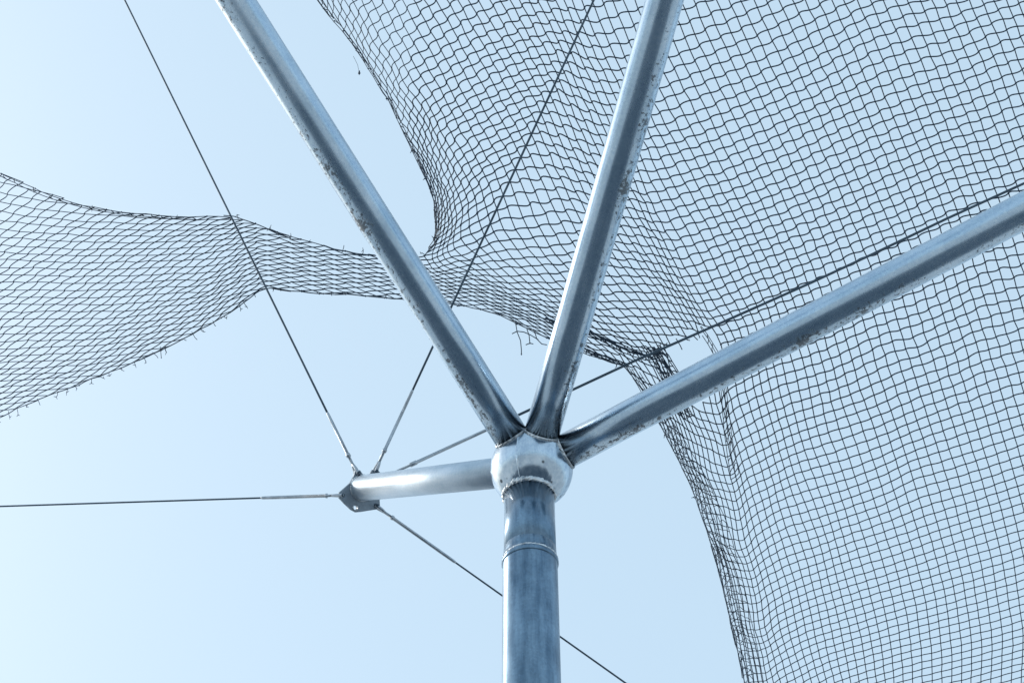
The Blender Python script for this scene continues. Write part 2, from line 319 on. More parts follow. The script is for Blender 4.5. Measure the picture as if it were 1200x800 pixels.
# ------------------------------------------------------------------ the net
# knots of the netting, one straight thread per line: column, first row, x, y (tenths), then steps to the next knots
NET = """
1 66 3405 3408 131,11
2 65 3404 3364 128,44 130,21
3 64 3403 3308 129,45 128,46 128,40 129,9
4 63 3403 3251 129,46 129,46 127,47 126,48 130,18
5 62 3402 3195 130,46 129,46 127,46 127,49 127,49 127,34
6 61 3402 3137 129,48 130,46 128,46 127,48 127,50 126,49 124,48 118,9
7 60 3401 3079 130,49 130,47 128,46 127,48 128,50 127,50 123,48 119,46 112,25 106,7
8 59 3400 3020 131,51 130,48 128,45 128,48 128,51 127,50 125,49 120,46 111,44 105,44 101,6
9 58 3399 2963 131,50 131,49 129,46 128,48 128,50 128,51 126,50 121,47 113,44 106,44 99,45 94,22
10 57 3398 2906 132,50 130,48 130,48 128,47 129,51 129,52 127,51 123,48 115,45 106,45 100,44 93,43 86,37 86,7 87,10
11 56 3398 2849 131,49 131,49 130,48 129,48 129,52 130,52 129,52 124,49 117,47 108,45 100,45 92,43 86,40 82,37 83,27 85,11
12 55 3397 2793 132,49 131,47 130,48 129,49 130,53 131,53 131,53 126,51 119,48 109,47 100,45 92,43 85,41 81,37 81,38 80,41 82,17 76,10
13 54 3389 2765 135,37 134,37 133,40 128,50 130,54 132,54 133,55 130,53 121,50 111,48 101,46 90,44 83,40 79,38 80,37 80,40 79,44 79,31 93,17
14 57 3907 2912 140,35 135,35 135,55 133,56 125,52 114,50 101,47 88,45 80,41 77,38 78,37 80,39 79,42 80,46 83,49 95,24 104,26 108,27
15 44 5005 2117 31,96
15 58 4177 2967 141,21 139,51 129,56 119,52 102,49 84,45 76,42 74,39 76,37 78,39 81,40 80,44 84,46 91,46 98,45 106,35 109,37 103,50 107,51
16 42 4901 1888 43,92 41,87 34,93 32,98 30,99 8,83
16 58 4310 2986 152,17 135,41 127,55 103,51 80,47 70,42 70,39 73,38 78,38 80,39 81,42 85,44 91,46 99,47 101,48 104,46 104,49 103,57 103,66 112,54 111,55
17 42 4877 1837 44,94 43,91 40,87 37,91 27,97 15,85 8,80 8,76 7,69 2,72
17 59 4610 3011 139,41 107,52 71,47 62,44 64,40 71,37 75,38 80,39 82,40 86,43 92,45 98,48 101,51 102,50 103,51 104,55 102,64 104,70 102,72 109,46
18 42 4852 1786 52,93 54,89 46,87 40,87 34,92 23,88 6,81 3,80 -3,77 1,71 -1,68 -3,60 -18,89
18 59 4792 3017 108,39 55,47 50,45 56,42 66,38 74,37 78,39 83,39 87,41 92,45 99,49 100,54 102,54 102,52 103,55 102,62 103,67 102,73 98,81 104,43
19 21 3344 -540 92,121 85,124 83,123 82,122 87,116 85,107
19 31 4176 570 74,111
19 41 4774 1639 58,95 67,86 56,89 49,90 41,88 37,89 33,88 17,80 7,79 4,79 -1,78 -9,73 -15,67 -15,60 -16,67 -39,49 -43,55 -27,45 19,51 31,47 44,46 59,42 70,38 79,38 84,38 88,39 92,45 98,51 100,56 101,58 102,55 102,55 103,59 102,66 102,70 100,77 91,88
20 21 3375 -622 82,123 81,123 78,122 76,120 74,119 72,117 68,113
20 30 4050 413 86,107 82,108 65,105
20 36 4486 1060 66,107 50,109 47,108 47,106 61,97 72,86 65,87 59,89 51,92 43,90 37,88 37,88 30,80 14,76 8,79 5,80 1,78 -10,74 -17,69 -20,62 -23,57 -26,57 -18,55 1,55 24,53 47,48 66,42 77,38 87,36 89,39 91,46 96,53 101,57 101,61 101,59 102,55 102,59 102,64 102,67 101,74 94,84 87,85
21 20 3328 -825 82,122 79,122 77,122 74,121 71,120 66,119 61,119 65,116 69,112 65,110 74,107 81,104 66,110 57,106 65,105 76,113 84,100 56,109 50,108 58,103 67,95 66,90 59,90 56,91 53,91 47,92 36,91 37,87 36,82 26,74 12,76 9,79 8,81 -1,79 -11,75 -17,71 -20,63 -21,59 -17,59 -3,58 24,57 56,50 79,40 88,36 90,40 88,49 94,57 101,59 101,64 99,63 102,56 102,58 101,62 103,66 101,71 98,79 88,89 85,81
22 20 3370 -903 79,120 77,121 74,120 71,120 68,120 62,118 58,119 54,117 67,114 74,112 68,111 64,110 65,112 66,108 61,108 76,106 77,104 66,105 62,104 62,102 67,98 64,93 55,92 48,95 51,92 51,92 41,93 33,90 38,84 34,74 21,73 12,76 11,81 10,82 -4,79 -14,77 -18,73 -19,65 -16,61 -4,61 33,60 76,47 91,41 90,43 87,51 89,62 100,63 101,66 99,68 101,57 102,57 100,61 102,65 103,69 99,75 93,83 85,88 86,83
23 19 3336 -1099 79,119 77,119 75,119 72,119 70,119 65,119 61,118 56,117 53,116 55,115 72,113 72,114 56,114 52,116 69,110 75,104 71,107 66,108 62,107 71,101 70,99 70,98 66,95 54,92 48,96 40,98 49,93 50,91 35,93 32,88 40,77 30,72 18,73 12,79 15,82 6,83 -8,81 -16,78 -18,74 -15,68 0,65 55,62 94,49 90,47 86,53 86,63 96,71 101,69 99,71 101,61 101,55 100,60 101,66 103,67 101,72 96,78 89,83 88,82 91,82 104,53
24 18 3307 -1290 78,117 77,117 76,117 74,118 71,119 69,118 65,118 60,117 55,115 50,115 50,114 64,114 72,115 60,115 44,117 62,114 81,105 72,106 66,111 45,110 70,101 79,96 74,98 69,96 56,92 48,94 43,99 39,99 53,91 46,89 33,91 34,84 36,76 26,73 17,76 19,80 12,85 -3,85 -15,81 -17,80 -9,78 19,73 81,65 88,55 86,52 82,65 90,79 101,75 100,73 99,67 101,55 100,59 99,68 102,66 102,70 99,74 94,78 89,80 93,80 95,82 96,69
25 18 3360 -1362 77,115 76,116 74,116 73,117 71,118 68,117 66,117 61,116 58,116 51,114 49,113 59,114 62,115 56,113 50,115 53,116 82,109 73,108 66,108 48,109 48,107 79,97 79,96 71,98 58,93 47,92 46,95 43,100 48,94 51,89 43,87 37,87 34,83 32,79 28,76 23,79 15,84 4,87 -12,88 -17,85 5,82 60,75 74,68 75,65 77,68 84,82 97,86 101,76 98,74 99,60 101,57 96,72 100,71 103,68 101,70 97,74 92,78 93,79 97,80 95,88 81,74
26 17 3338 -1546 77,113 76,114 75,114 73,116 73,115 70,117 69,116 66,116 64,116 61,116 59,115 60,115 61,115 52,112 45,111 53,114 54,113 62,112 71,109 70,109 45,105 44,105 68,102 79,98 73,100 59,96 43,91 40,90 51,98 50,96 49,89 46,88 45,85 42,86 38,84 35,79 30,78 20,84 9,89 2,90 1,92 26,91 52,78 63,74 67,75 76,85 93,87 101,83 98,83 95,74 98,63 98,70 96,79 101,70 104,67 99,70 94,77 94,79 97,79 99,84 83,98 75,72
26 81 7559 4648 114,198 87,173
27 16 3320 -1726 76,111 76,112 75,112 74,114 73,114 72,115 71,115 69,116 67,115 67,116 65,116 65,115 67,116 64,115 55,114 49,111 53,113 52,112 50,110 66,111 68,110 44,103 45,102 56,101 72,103 78,102 56,98 39,91 40,89 42,89 56,97 47,92 44,89 51,83 47,86 47,86 43,80 35,79 27,85 17,92 11,91 20,95 29,94 40,90 57,84 72,92 83,97 100,87 99,87 92,87 92,76 99,71 96,79 98,78 103,68 101,66 97,75 93,81 97,79 100,82 93,91 70,105 73,124 121,171 116,166 84,192 65,149
28 15 3304 -1902 76,109 75,110 75,110 75,112 74,113 72,113 72,114 71,114 70,115 69,115 68,115 68,116 69,115 70,116 67,116 60,114 55,113 56,113 54,113 52,110 59,110 62,109 53,105 51,101 53,102 65,105 69,103 53,99 44,92 43,88 41,84 40,88 49,95 54,93 52,86 44,84 44,82 43,79 39,80 35,85 28,97 24,96 25,97 26,98 34,98 66,103 79,111 84,101 99,90 95,91 85,92 93,81 98,76 97,80 100,72 102,67 99,71 94,82 95,84 99,81 100,85 77,99 73,109 94,150 110,163 79,176 67,164 43,152
29 15 3366 -1969 75,109 75,109 75,110 74,111 74,112 72,112 72,113 72,114 70,114 70,114 70,115 70,115 71,116 72,115 69,116 64,115 61,114 59,114 55,113 53,110 55,109 61,109 61,108 57,104 57,104 57,103 59,103 52,99 46,93 46,88 43,85 39,84 44,89 57,95 54,90 46,85 40,79 41,76 40,78 38,86 33,97 31,99 30,104 34,115 48,116 75,118 73,113 83,103 94,93 86,95 80,99 94,82 98,80 98,75 100,69 100,70 96,80 93,89 97,84 101,83 87,92 75,102 85,123 101,160 67,166 67,171 56,141 40,153 37,151
29 86 7990 5479 46,93 51,101
30 14 3353 -2141 75,107 75,107 75,109 75,110 74,110 74,111 73,111 72,113 72,112 71,114 71,114 71,114 72,115 72,115 73,115 71,116 68,115 65,115 62,115 58,113 56,111 58,109 60,109 63,110 63,107 57,105 54,104 51,102 49,98 49,95 49,90 47,86 46,86 43,87 47,89 52,91 51,87 45,78 44,75 41,80 36,89 32,92 33,105 46,129 45,131 58,125 71,117 70,114 81,102 86,95 82,99 79,100 93,85 96,79 96,74 98,72 99,77 93,88 92,92 100,84 95,85 78,97 81,109 96,142 66,163 52,168 58,148 52,135 38,158 28,144 38,108 45,93 44,96 54,119
30 94 8336 6397 21,76 30,103
31 14 3417 -2206 75,107 75,107 75,108 75,109 74,110 74,110 73,111 73,112 72,112 72,113 72,113 72,113 73,115 74,115 74,115 73,115 70,116 69,115 66,115 63,113 62,112 62,110 61,109 61,110 62,109 58,107 53,106 48,101 48,98 49,94 50,92 52,89 49,87 46,87 47,87 48,88 50,85 48,80 44,79 40,84 39,89 40,104 46,131 51,136 50,132 59,124 65,118 67,114 79,102 83,96 80,99 82,98 89,87 91,81 93,79 98,76 96,84 90,95 96,89 97,84 84,93 78,103 85,123 87,151 32,171 49,158 52,126 51,139 37,160 30,133 36,106 42,93 41,99 34,153
31 92 8298 6265 22,76 21,76 23,80 44,155
31 103 8572 7350 19,81 27,113
32 14 3481 -2270 76,106 75,107 75,108 75,109 75,109 74,110 74,110 73,111 73,112 73,112 73,113 73,113 74,114 75,114 75,115 74,115 74,116 71,115 71,115 69,114 66,111 64,111 62,110 61,109 60,109 57,109 54,108 51,102 50,97 49,94 50,93 52,91 51,89 50,87 47,86 48,86 47,84 45,84 43,84 39,84 39,89 53,128 56,144 55,139 55,130 59,122 61,121 66,116 78,103 81,97 81,98 83,94 86,89 85,88 90,85 97,81 94,89 93,92 94,90 88,91 77,100 75,116 83,136 54,160 26,170 45,134 51,122 53,150 36,153 29,125 34,104 40,94 40,111 28,171 42,167 41,114 32,90 25,84 26,77 35,72 30,96 25,168 45,171
32 101 8545 7230 14,67 18,73 21,87 27,113
33 15 3622 -2228 76,107 76,108 76,108 75,109 74,110 75,110 74,110 73,112 74,111 74,112 74,113 75,114 76,114 76,114 76,115 76,115 74,116 74,114 73,114 70,112 66,111 64,110 60,110 58,110 58,110 57,108 54,103 52,97 50,95 51,93 50,92 51,91 51,88 49,87 47,86 44,86 43,85 42,87 43,90 50,118 57,134 59,137 58,136 58,127 59,124 62,124 67,116 76,104 80,98 81,96 84,94 83,94 82,94 89,87 95,86 93,91 90,93 87,95 77,99 71,110 70,130 68,147 29,167 30,155 43,118 54,129 52,157 34,141 28,120 32,103 39,98 41,134 27,158 22,144 29,115 36,93 37,83 36,75 34,80 29,120 15,153 19,142 25,115 22,97 18,83 22,76 30,71 27,77 21,90 9,116 22,126 24,113 17,103
34 16 3766 -2184 76,107 77,109 75,108 76,110 75,110 74,110 75,111 75,111 74,112 76,113 76,113 76,113 78,115 77,114 77,115 78,115 76,115 75,113 72,113 68,111 64,112 61,111 59,113 60,111 59,107 57,101 54,97 51,96 50,96 49,94 48,91 50,88 49,87 47,88 45,86 44,86 44,93 50,110 58,137 59,134 61,131 60,129 60,126 61,127 63,124 69,115 75,104 78,98 81,97 82,99 82,97 83,94 88,90 91,91 89,95 84,97 75,100 70,107 65,123 58,144 41,156 27,165 33,135 45,116 59,143 48,149 33,132 25,118 31,104 42,115 39,137 30,134 25,127 26,114 30,100 33,87 35,79 35,101 30,122 21,128 17,121 19,110 22,100 23,89 24,81 25,79 25,81 20,94 13,109 10,111 10,103 13,100 12,100 10,105 13,105 19,100 25,95 25,91
34 120 8932 9036 17,85
34 127 9055 9635 13,86 12,87 13,88 12,87 13,89 13,88 14,89 21,89
35 16 3834 -2247 78,108 77,108 77,109 76,109 76,110 76,110 75,111 76,111 75,112 77,112 77,113 77,113 79,114 78,115 79,115 79,115 77,114 77,114 73,114 69,113 65,114 63,114 61,114 62,112 61,107 57,100 55,97 52,96 50,98 49,96 48,90 48,85 48,86 48,86 45,86 46,90 50,114 57,132 62,140 61,134 61,127 61,125 62,128 63,130 65,124 70,111 74,103 77,98 80,100 82,102 81,100 83,95 87,92 86,94 82,98 72,101 67,105 67,113 54,142 33,160 34,158 30,153 34,121 51,128 60,146 46,136 30,128 23,119 30,114 43,127 40,120 31,117 26,117 24,116 24,107 30,92 35,95 35,107 34,109 25,109 21,107 20,106 20,103 20,95 19,89 22,84 22,85 22,93 17,101 15,99 14,94 14,97 14,96 13,100 11,103 12,100 13,95 15,92 16,90 16,88 18,86 17,86 18,85 18,85 19,85 18,84 18,85 19,85 19,85 19,85 18,86 20,86 19,86 19,86 20,87 20,87 20,88 20,88 21,88
36 17 3983 -2201 78,109 78,109 77,109 77,110 77,110 77,111 76,111 77,112 77,112 78,113 79,113 79,114 80,114 79,115 80,115 79,115 76,115 74,115 71,115 67,116 65,116 64,115 64,113 62,110 56,100 54,98 53,97 52,98 51,93 49,90 48,85 46,84 46,86 45,92 50,119 56,131 60,134 64,138 62,132 61,129 62,129 63,129 66,129 67,119 71,108 73,102 77,100 79,101 81,103 80,100 84,94 83,93 80,97 69,102 65,102 66,105 61,117
36 76 7899 4386 38,155 36,135 35,120 57,139 60,139 42,126 28,129 21,123 31,127 45,119 40,103 31,107 26,114 22,119 19,114 25,107 35,105 41,96 36,97 26,95 22,101 21,102 20,106 16,99 14,98 18,88 22,86 25,91 20,94 18,89 16,90 15,93 16,93 14,96 13,99 15,96 15,91 17,89 17,88 18,87 18,86 18,85 18,85 19,85 19,85 18,85 19,85 19,85 19,85 19,85 19,86 20,86 19,86 20,87 20,86 20,88 20,87 20,88 21,88 21,89
37 17 4056 -2261 79,109 79,109 79,109 78,110 78,111 77,111 78,111 78,112 78,112 79,113 80,113 80,114 80,115 81,115 80,115 79,116 77,116 75,116 72,117 68,117 67,117 66,115 66,115 62,111 55,103 55,99 54,98 55,97 52,94 51,90 47,89 44,89 45,100 50,120 54,130 58,130 62,135 64,135 61,133 61,132 63,129 66,127 67,123 69,114 71,106 74,102 77,101 78,102 79,101 80,96 82,93 77,96 67,101 63,101 64,101 63,102
37 76 7944 4438 47,144 40,128 37,127 65,141 54,122 38,125 27,135 20,128 34,129 45,100 38,96 30,105 25,113 20,121 13,127 23,120 41,95 44,89 34,86 26,90 23,97 21,101 19,106 14,101 10,105 15,93 25,86 25,87 22,87 19,85 17,89 16,90 16,91 17,92 15,93 17,89 18,86 19,86 19,86 19,86 19,85 19,85 19,85 19,84 19,85 19,85 19,85 20,85 19,85 19,86 20,86 19,86 20,86 19,87 20,87 20,87 21,87 20,88 21,88 21,89
38 18 4211 -2212 81,110 80,110 79,111 79,110 79,111 79,112 79,112 79,112 80,113 80,114 81,114 81,115 81,116 80,116 80,116 78,117 75,117 73,118 70,117 69,117 67,117 67,116 61,113 56,105 55,101 55,100 54,100 51,97 49,93 46,91 48,99 51,121 54,136 56,133 60,134 63,135 62,133 61,135 63,131 65,128 67,122 68,118 70,111 72,105 75,102 75,101 75,101 78,97 79,93 75,95 65,101 62,102 62,98 63,98 57,101
38 76 7996 4484 62,135 45,134 45,134 58,121 45,113 36,129 27,146 25,130 35,110 40,92 35,97 28,105 25,114 18,122 12,135 25,121 45,90 39,83 31,80 25,91 24,95 21,100 18,104 14,100 8,110 14,99 25,84 24,80 22,81 19,87 17,90 17,89 17,89 18,87 19,84 21,80 20,82 21,83 21,84 20,84 20,85 20,84 20,85 19,85 20,84 19,85 20,85 19,85 20,86 19,85 20,86 20,86 19,87 20,87 20,87 21,87 20,87 21,88 20,88 21,89
39 18 4289 -2269 82,110 81,111 81,111 81,111 80,111 80,112 80,112 80,113 81,114 81,114 81,114 82,116 81,116 81,117 80,117 78,118 75,118 74,118 71,118 70,117 68,117 66,118 61,114 58,108 56,105 54,104 51,103 49,98 48,93 47,93 53,115 58,145 58,142 59,137 60,138 61,133 62,136 63,133 65,129 65,122 65,118 71,116 72,110 73,104 71,101 70,101 72,100 76,94 73,94 65,99 62,103 61,100 61,97 57,98 56,99
39 78 8186 4805 47,117 45,106 41,115 34,136 30,155 29,118 34,94 34,94 32,103 27,108 23,114 17,120 15,132 30,120 39,86 34,77 28,82 25,93 23,96 21,98 18,98 13,100 9,108 14,103 24,80 24,75 22,78 18,87 16,93 18,88 19,85 20,83 22,74 23,74 23,79 23,81 22,83 22,83 21,84 21,84 20,85 20,84 20,85 20,85 20,85 19,85 20,86 20,86 20,86 19,86 20,86 21,87 20,87 20,88 20,87 21,88 21,88 21,89 21,88
40 19 4453 -2215 83,112 82,111 82,112 81,112 81,112 81,113 82,114 81,114 82,114 82,116 82,116 82,117 80,117 80,119 78,119 76,119 74,119 72,118 70,119 67,119 65,120 61,116 58,112 56,108 54,107 50,104 49,98 47,93 51,104 59,144 61,149 61,144 60,141 59,137 61,135 63,135 65,132 65,123 62,116 66,117 73,115 74,108 67,103 64,102 66,102 71,100 70,94 66,97 62,103 62,101 60,99 58,97 57,95
40 77 8232 4706 41,128 39,103 41,113 39,124 33,140 31,143 30,106 31,96 31,102 28,102 26,112 21,112 17,119 19,123 29,109 34,82 29,78 27,89 26,95 23,93 21,93 18,92 11,108 12,102 15,98 22,79 23,72 23,71 19,82 18,87 19,83 20,84 21,80 23,75 24,76 25,79 25,81 24,83 22,83 22,84 22,84 20,84 21,85 20,85 20,85 20,85 20,85 20,86 20,86 20,86 20,86 20,87 20,87 20,87 21,87 20,88 21,88 21,88 20,88 21,89
41 19 4537 -2269 84,113 84,112 83,112 83,113 82,113 83,114 82,114 82,114 83,116 82,116 82,117 82,118 81,119 79,119 78,120 76,121 74,120 71,121 69,121 67,121 63,122 61,119 58,114 57,108 53,108 50,107 50,103 49,106 58,139 62,142 62,147 61,143 59,140 60,137 62,135 65,134 64,125 62,117 61,116 68,117 73,111 67,107 61,104 63,105 64,104 65,100 65,96 61,101 62,103 62,97 59,100 59,93 54,95
41 76 8299 4600 28,127 32,121 36,114 37,121 37,130 31,133 29,120 27,101 28,96 25,99 25,99 24,105 23,113 19,117 23,118 26,96 28,81 27,85 27,91 26,88 24,91 22,90 19,95 14,109 12,102 14,98 21,77 23,70 23,69 22,75 20,79 19,80 21,81 22,82 23,79 26,81 27,82 26,82 25,83 23,84 22,83 21,85 21,84 21,85 20,85 21,85 20,85 20,86 20,86 20,86 20,86 20,86 20,87 21,87 20,87 21,88 20,87 21,88 21,89 21,88 21,89 20,88
42 20 4710 -2208 85,114 85,113 84,114 83,113 83,115 84,114 83,116 83,116 82,117 83,118 81,119 81,120 79,121 78,122 75,122 73,123 71,123 68,124 65,124 62,123 61,119 59,112 57,108 53,112 49,111 52,120 55,141 63,141 63,141 61,142 60,140 60,139 61,136 62,135 63,128 63,119 62,116 61,118 67,115 67,108 61,108 61,105 61,107 57,107 61,100 61,100 59,104 63,98 60,97 60,97 56,92 49,98
42 76 8377 4605 27,127 29,116 31,118 33,121 32,119 29,121 25,106 28,96 23,95 22,95 23,94 26,101 25,107 23,114 24,110 26,105 26,90 29,88 26,88 26,87 26,89 23,92 23,95 20,100 13,96 15,93 17,87 21,77 23,76 25,78 23,78 23,79 24,82 24,82 24,82 26,82 25,82 24,83 24,84 22,84 22,84 22,84 21,85 20,85 21,85 20,85 20,86 20,85 20,86 21,86 20,87 20,86 20,87 21,87 20,88 21,87 21,88 20,88 21,88 21,89 21,88 21,89
43 20 4801 -2257 87,115 86,114 85,114 85,115 84,115 84,116 83,116 84,117 83,118 82,119 82,121 80,121 79,122 77,124 74,124 73,125 69,126 67,127 64,127 61,125 60,119 60,111 57,117 52,114 51,122 57,148 60,148 65,140 63,138 60,137 60,137 60,138 60,136 61,131 60,123 61,118 63,117 61,118 61,113 59,110 62,105 61,107 53,111 54,107 59,101 57,105 60,101 62,94 57,99 59,93 53,95
43 76 8422 4558 30,131 28,117 28,118 30,116 30,111 29,113 27,108 30,99 26,96 21,95 24,94 27,100 27,103 27,108 26,107 27,105 30,99 30,94 29,92 27,88 26,90 27,93 26,94 22,95 16,92 15,89 16,86 20,83 21,81 25,81 26,82 27,82 25,82 25,82 25,83 24,83 23,83 23,83 21,83 22,84 21,85 21,84 21,85 21,85 20,86 20,85 20,86 21,86 20,86 20,86 20,87 20,86 21,87 20,88 21,87 21,88 21,87 20,88 21,89 21,88 21,89 21,88 21,89
44 21 4984 -2188 87,115 86,115 86,116 85,116 84,116 84,118 84,118 83,119 82,120 82,122 79,123 79,123 76,126 74,126 71,128 69,129 65,130 63,130 61,128 58,124 59,120 56,122 55,126 59,142 60,147 62,148 64,137 62,132 60,134 59,137 60,135 58,133 57,127 56,124 59,121 64,117 56,117 53,114 58,109 63,104 54,112 52,110 56,104 55,106 56,105 61,95 57,98 56,97 58,91 51,97
44 76 8460 4499 27,129 29,119 29,118 30,116 30,109 30,110 31,109 33,103 31,98 28,97 30,99 30,99 30,102 30,105 30,106 30,103 30,100 29,97 29,95 30,93 28,93 29,93 27,93 23,93 20,90 17,87 15,85 16,83 18,82 21,83 23,83 27,84 26,83 26,83 25,84 24,83 23,83 21,84 21,84 21,84 20,85 21,84 20,86 20,85 20,85 20,86 20,86 20,86 21,86 20,87 20,86 20,87 21,87 20,88 21,87 21,88 21,88 21,88 21,88 21,89 21,88 21,89 21,89
45 21 5083 -2232 88,117 88,116 86,116 85,117 85,118 85,118 83,119 83,120 83,122 80,123 80,124 77,125 75,127 73,129 71,130 67,132 65,133 62,133 60,133 56,133 56,128 58,130 62,146 64,141 65,144 61,142 61,133 61,132 59,134 59,133 58,133 55,129 53,127 51,128 55,126 60,115 53,117 51,115 60,106 59,107 52,111 58,104 52,108 52,109 61,96 55,99 53,100 56,93 55,93 60,91 63,94 56,119 32,138 16,134 17,132 22,128 24,120 32,118 34,117 38,112 37,110 37,109 37,107 33,100 32,100 28,99 30,100 31,101 30,102 29,103 30,102 31,101 28,98 27,96 29,95 31,95 31,95 30,94 25,92 21,89 18,87 17,85 16,83 17,84 18,82 20,83 22,83 25,84 26,84 25,85 24,83 23,84 21,84 21,84 20,85 20,85 20,85 20,85 20,86 20,85 19,86 20,86 20,86 20,87 20,86 21,87 20,87 20,87 21,88 21,87 21,88 21,88 21,88 21,89 21,88 21,89 21,89 21,89
46 21 5185 -2273 89,117 88,118 87,117 86,118 86,118 84,120 84,120 83,121 81,123 81,124 78,125 77,127 74,129 72,130 69,132 67,135 63,136 62,137 58,139 54,142 55,135 66,144 66,152 67,134 63,134 61,139 60,136 60,134 59,133 58,131 56,129 53,127 51,128 50,129 52,123 54,120 54,113 55,109 52,116 61,103 61,98 53,109 49,112 59,95 55,101 52,103 55,94 47,102 63,85 67,83 58,94 48,108 32,123 27,128 21,128 18,126 22,121 27,116 38,118 41,117 40,110 36,109 34,108 31,103 31,102 31,101 29,100 26,99 25,98 27,100 30,102 33,103 31,100 29,98 31,98 31,96 30,96 31,94 26,91 22,89 19,87 18,85 17,83 16,83 17,83 18,83 19,83 23,84 24,84 24,85 24,84 23,84 22,84 21,85 20,84 19,85 20,85 19,86 19,85 20,86 19,86 20,86 20,87 19,86 21,87 20,87 20,87 21,87 20,88 21,87 21,88 21,88 21,89 21,88 21,89 21,88 22,89 21,89 21,89
47 22 5380 -2193 89,118 87,118 87,119 85,119 85,120 83,122 83,122 81,123 80,125 77,127 76,128 74,130 71,132 68,134 65,137 63,139 60,143 57,149 56,148 64,138 65,147 65,143 65,134 62,135 61,139 61,139 59,135 58,132 58,128 55,126 52,124 52,125 54,121 54,119 54,119 57,109 53,110 53,114 63,98 57,103 50,110 54,104 55,99 51,104 52,99 52,97 52,97 62,86 59,87 53,94 43,104 33,115 30,121 24,124 21,123 22,122 26,117 34,116 40,117 37,113 36,110 32,107 31,105 30,104 33,102 29,101 25,98 23,98 26,100 31,103 35,104 37,103 36,100 33,100 30,97 28,94 26,92 24,91 23,89 20,87 18,85 18,85 17,83 18,84 17,83 18,83 19,82 21,83 22,84 23,83 22,84 21,85 21,84 20,85 19,85 19,85 19,85 19,86 19,86 19,86 19,86 20,86 20,87 19,87 21,87 20,87 20,87 21,88 21,88 21,87 21,89 21,88 21,88 22,89 21,89 21,89 21,89 21,89
48 22 5489 -2228 89,119 88,119 86,119 85,120 85,121 83,122 82,123 81,125 79,126 77,127 75,129 72,131 71,133 67,135 65,138 62,141 59,146 59,156 61,159 64,141 65,142 64,140 62,137 62,136 61,141 60,140 59,134 59,128 57,125 55,122 54,122 54,119 55,117 55,116 56,113 58,108 56,106 56,107 58,105 55,104 51,104 51,105 51,105 49,106 51,99 53,95 54,93 56,91 54,90 49,95 39,102 32,110 29,116 26,120 23,122 26,121 30,119 31,116 32,115 34,113 34,110 32,108 30,106 31,104 31,103 30,102 28,100 28,100 32,104 35,105 35,104 39,103 38,101 33,99 29,97 26,94 22,91 22,90 22,88 20,88 20,87 19,86 19,85 18,84 17,83 17,82 17,81 17,81 19,82 21,82 21,83 21,84 20,84 19,85 19,85 18,85 19,85 18,86 19,85 18,86 19,87 19,86 20,87 19,87 20,87 20,87 21,87 20,88 21,88 21,88 21,88 22,88 21,89 21,89 22,88 21,89 21,90 21,89 21,89
49 22 5601 -2261 89,120 87,119 87,120 85,121 84,122 83,122 81,124 80,125 79,127 76,128 74,130 72,131 69,134 67,135 65,138 62,140 61,146 62,156 61,165 62,149 65,140 63,144 61,141 61,140 61,141 59,137 59,132 59,125 58,121 56,118 56,118 55,116 56,115 56,113 57,110 59,104 58,104 57,105 56,105 53,102 51,103 50,105 47,108 48,106 50,101 51,97 52,92 53,93 50,93 45,96 37,101 31,108 27,113 25,116 24,120 28,120 31,120 31,116 30,115 31,113 32,110 31,108 30,106 29,105 30,103 31,103 32,103 36,106 39,106 38,107 37,104 37,102 37,99 32,98 28,96 24,94 22,91 20,90 21,89 21,88 21,88 21,87 19,85 19,85 17,83 17,81 16,80 16,80 17,81 18,81 18,83 19,83 19,83 19,84 18,85 17,85 18,85 17,85 18,86 18,86 19,86 18,86 19,87 20,87 20,87 20,87 20,87 21,88 21,88 21,88 21,88 21,89 21,88 22,89 21,89 22,89 21,89 21,90 21,89
50 23 5804 -2172 87,121 86,120 85,121 84,122 82,124 81,124 79,126 78,127 75,128 74,130 71,132 69,134 67,134 65,137 63,140 63,145 62,154 60,163 61,157 64,146 63,148 61,145 60,142 60,140 59,135 60,128 60,122 59,117 57,115 57,113 57,112 57,111 56,111 57,110 58,107 58,104 56,104 55,103 53,102 50,102 49,104 47,106 48,103 48,101 48,99 50,97 49,95 47,96 41,98 36,101 30,107 26,111 23,114 23,117 26,118 30,119 32,118 31,115 30,113 31,111 31,109 29,106 29,105 29,103 32,105 36,106 42,109 44,109 41,107 38,104 34,100 34,99 31,96 27,96 24,93 22,92 21,90 21,90 22,89 22,88 22,87 21,85 19,84 18,82 17,81 16,81 16,80 15,80 16,81 16,82 17,83 16,83 17,83 17,84 16,84 17,85 16,85 17,85 18,86 17,86 19,87 18,86 19,87 20,87 20,87 20,88 21,88 21,88 21,88 21,88 21,88 22,89 21,89 22,89 21,89 22,89 21,89 21,90
51 23 5920 -2200 87,120 85,121 85,122 83,122 82,124 80,125 79,126 76,127 75,129 73,130 71,131 69,133 67,135 65,136 65,139 63,144 62,153 61,160 62,159 61,155 63,150 60,147 59,143 59,137 60,131 61,126 60,120 60,115 59,112 58,109 58,110 56,110 56,110 56,111 57,109 56,106 56,104 54,102 52,101 50,101 49,103 47,102 47,101 47,100 48,100 47,99 45,99 44,98 39,101 34,103 30,106 25,110 24,113 23,115 25,117 29,118 30,118 30,115 30,114 30,111 30,109 29,107 30,106 31,104 35,107 40,108 43,110 44,110 42,107 37,103 33,100 31,97 29,96 26,94 24,93 23,93 23,91 23,90 23,90 24,88 23,87 22,85 21,83 19,82 17,82 17,80 15,81 14,81 14,80 14,82 14,82 14,82 15,83 15,83 14,84 15,84 16,85 16,85 16,85 17,86 18,86 18,87 19,87 19,87 20,87 20,87 21,88 20,88 21,88 22,89 21,88 22,89 21,89 22,89 22,89 21,89 22,89 21,90 21,89
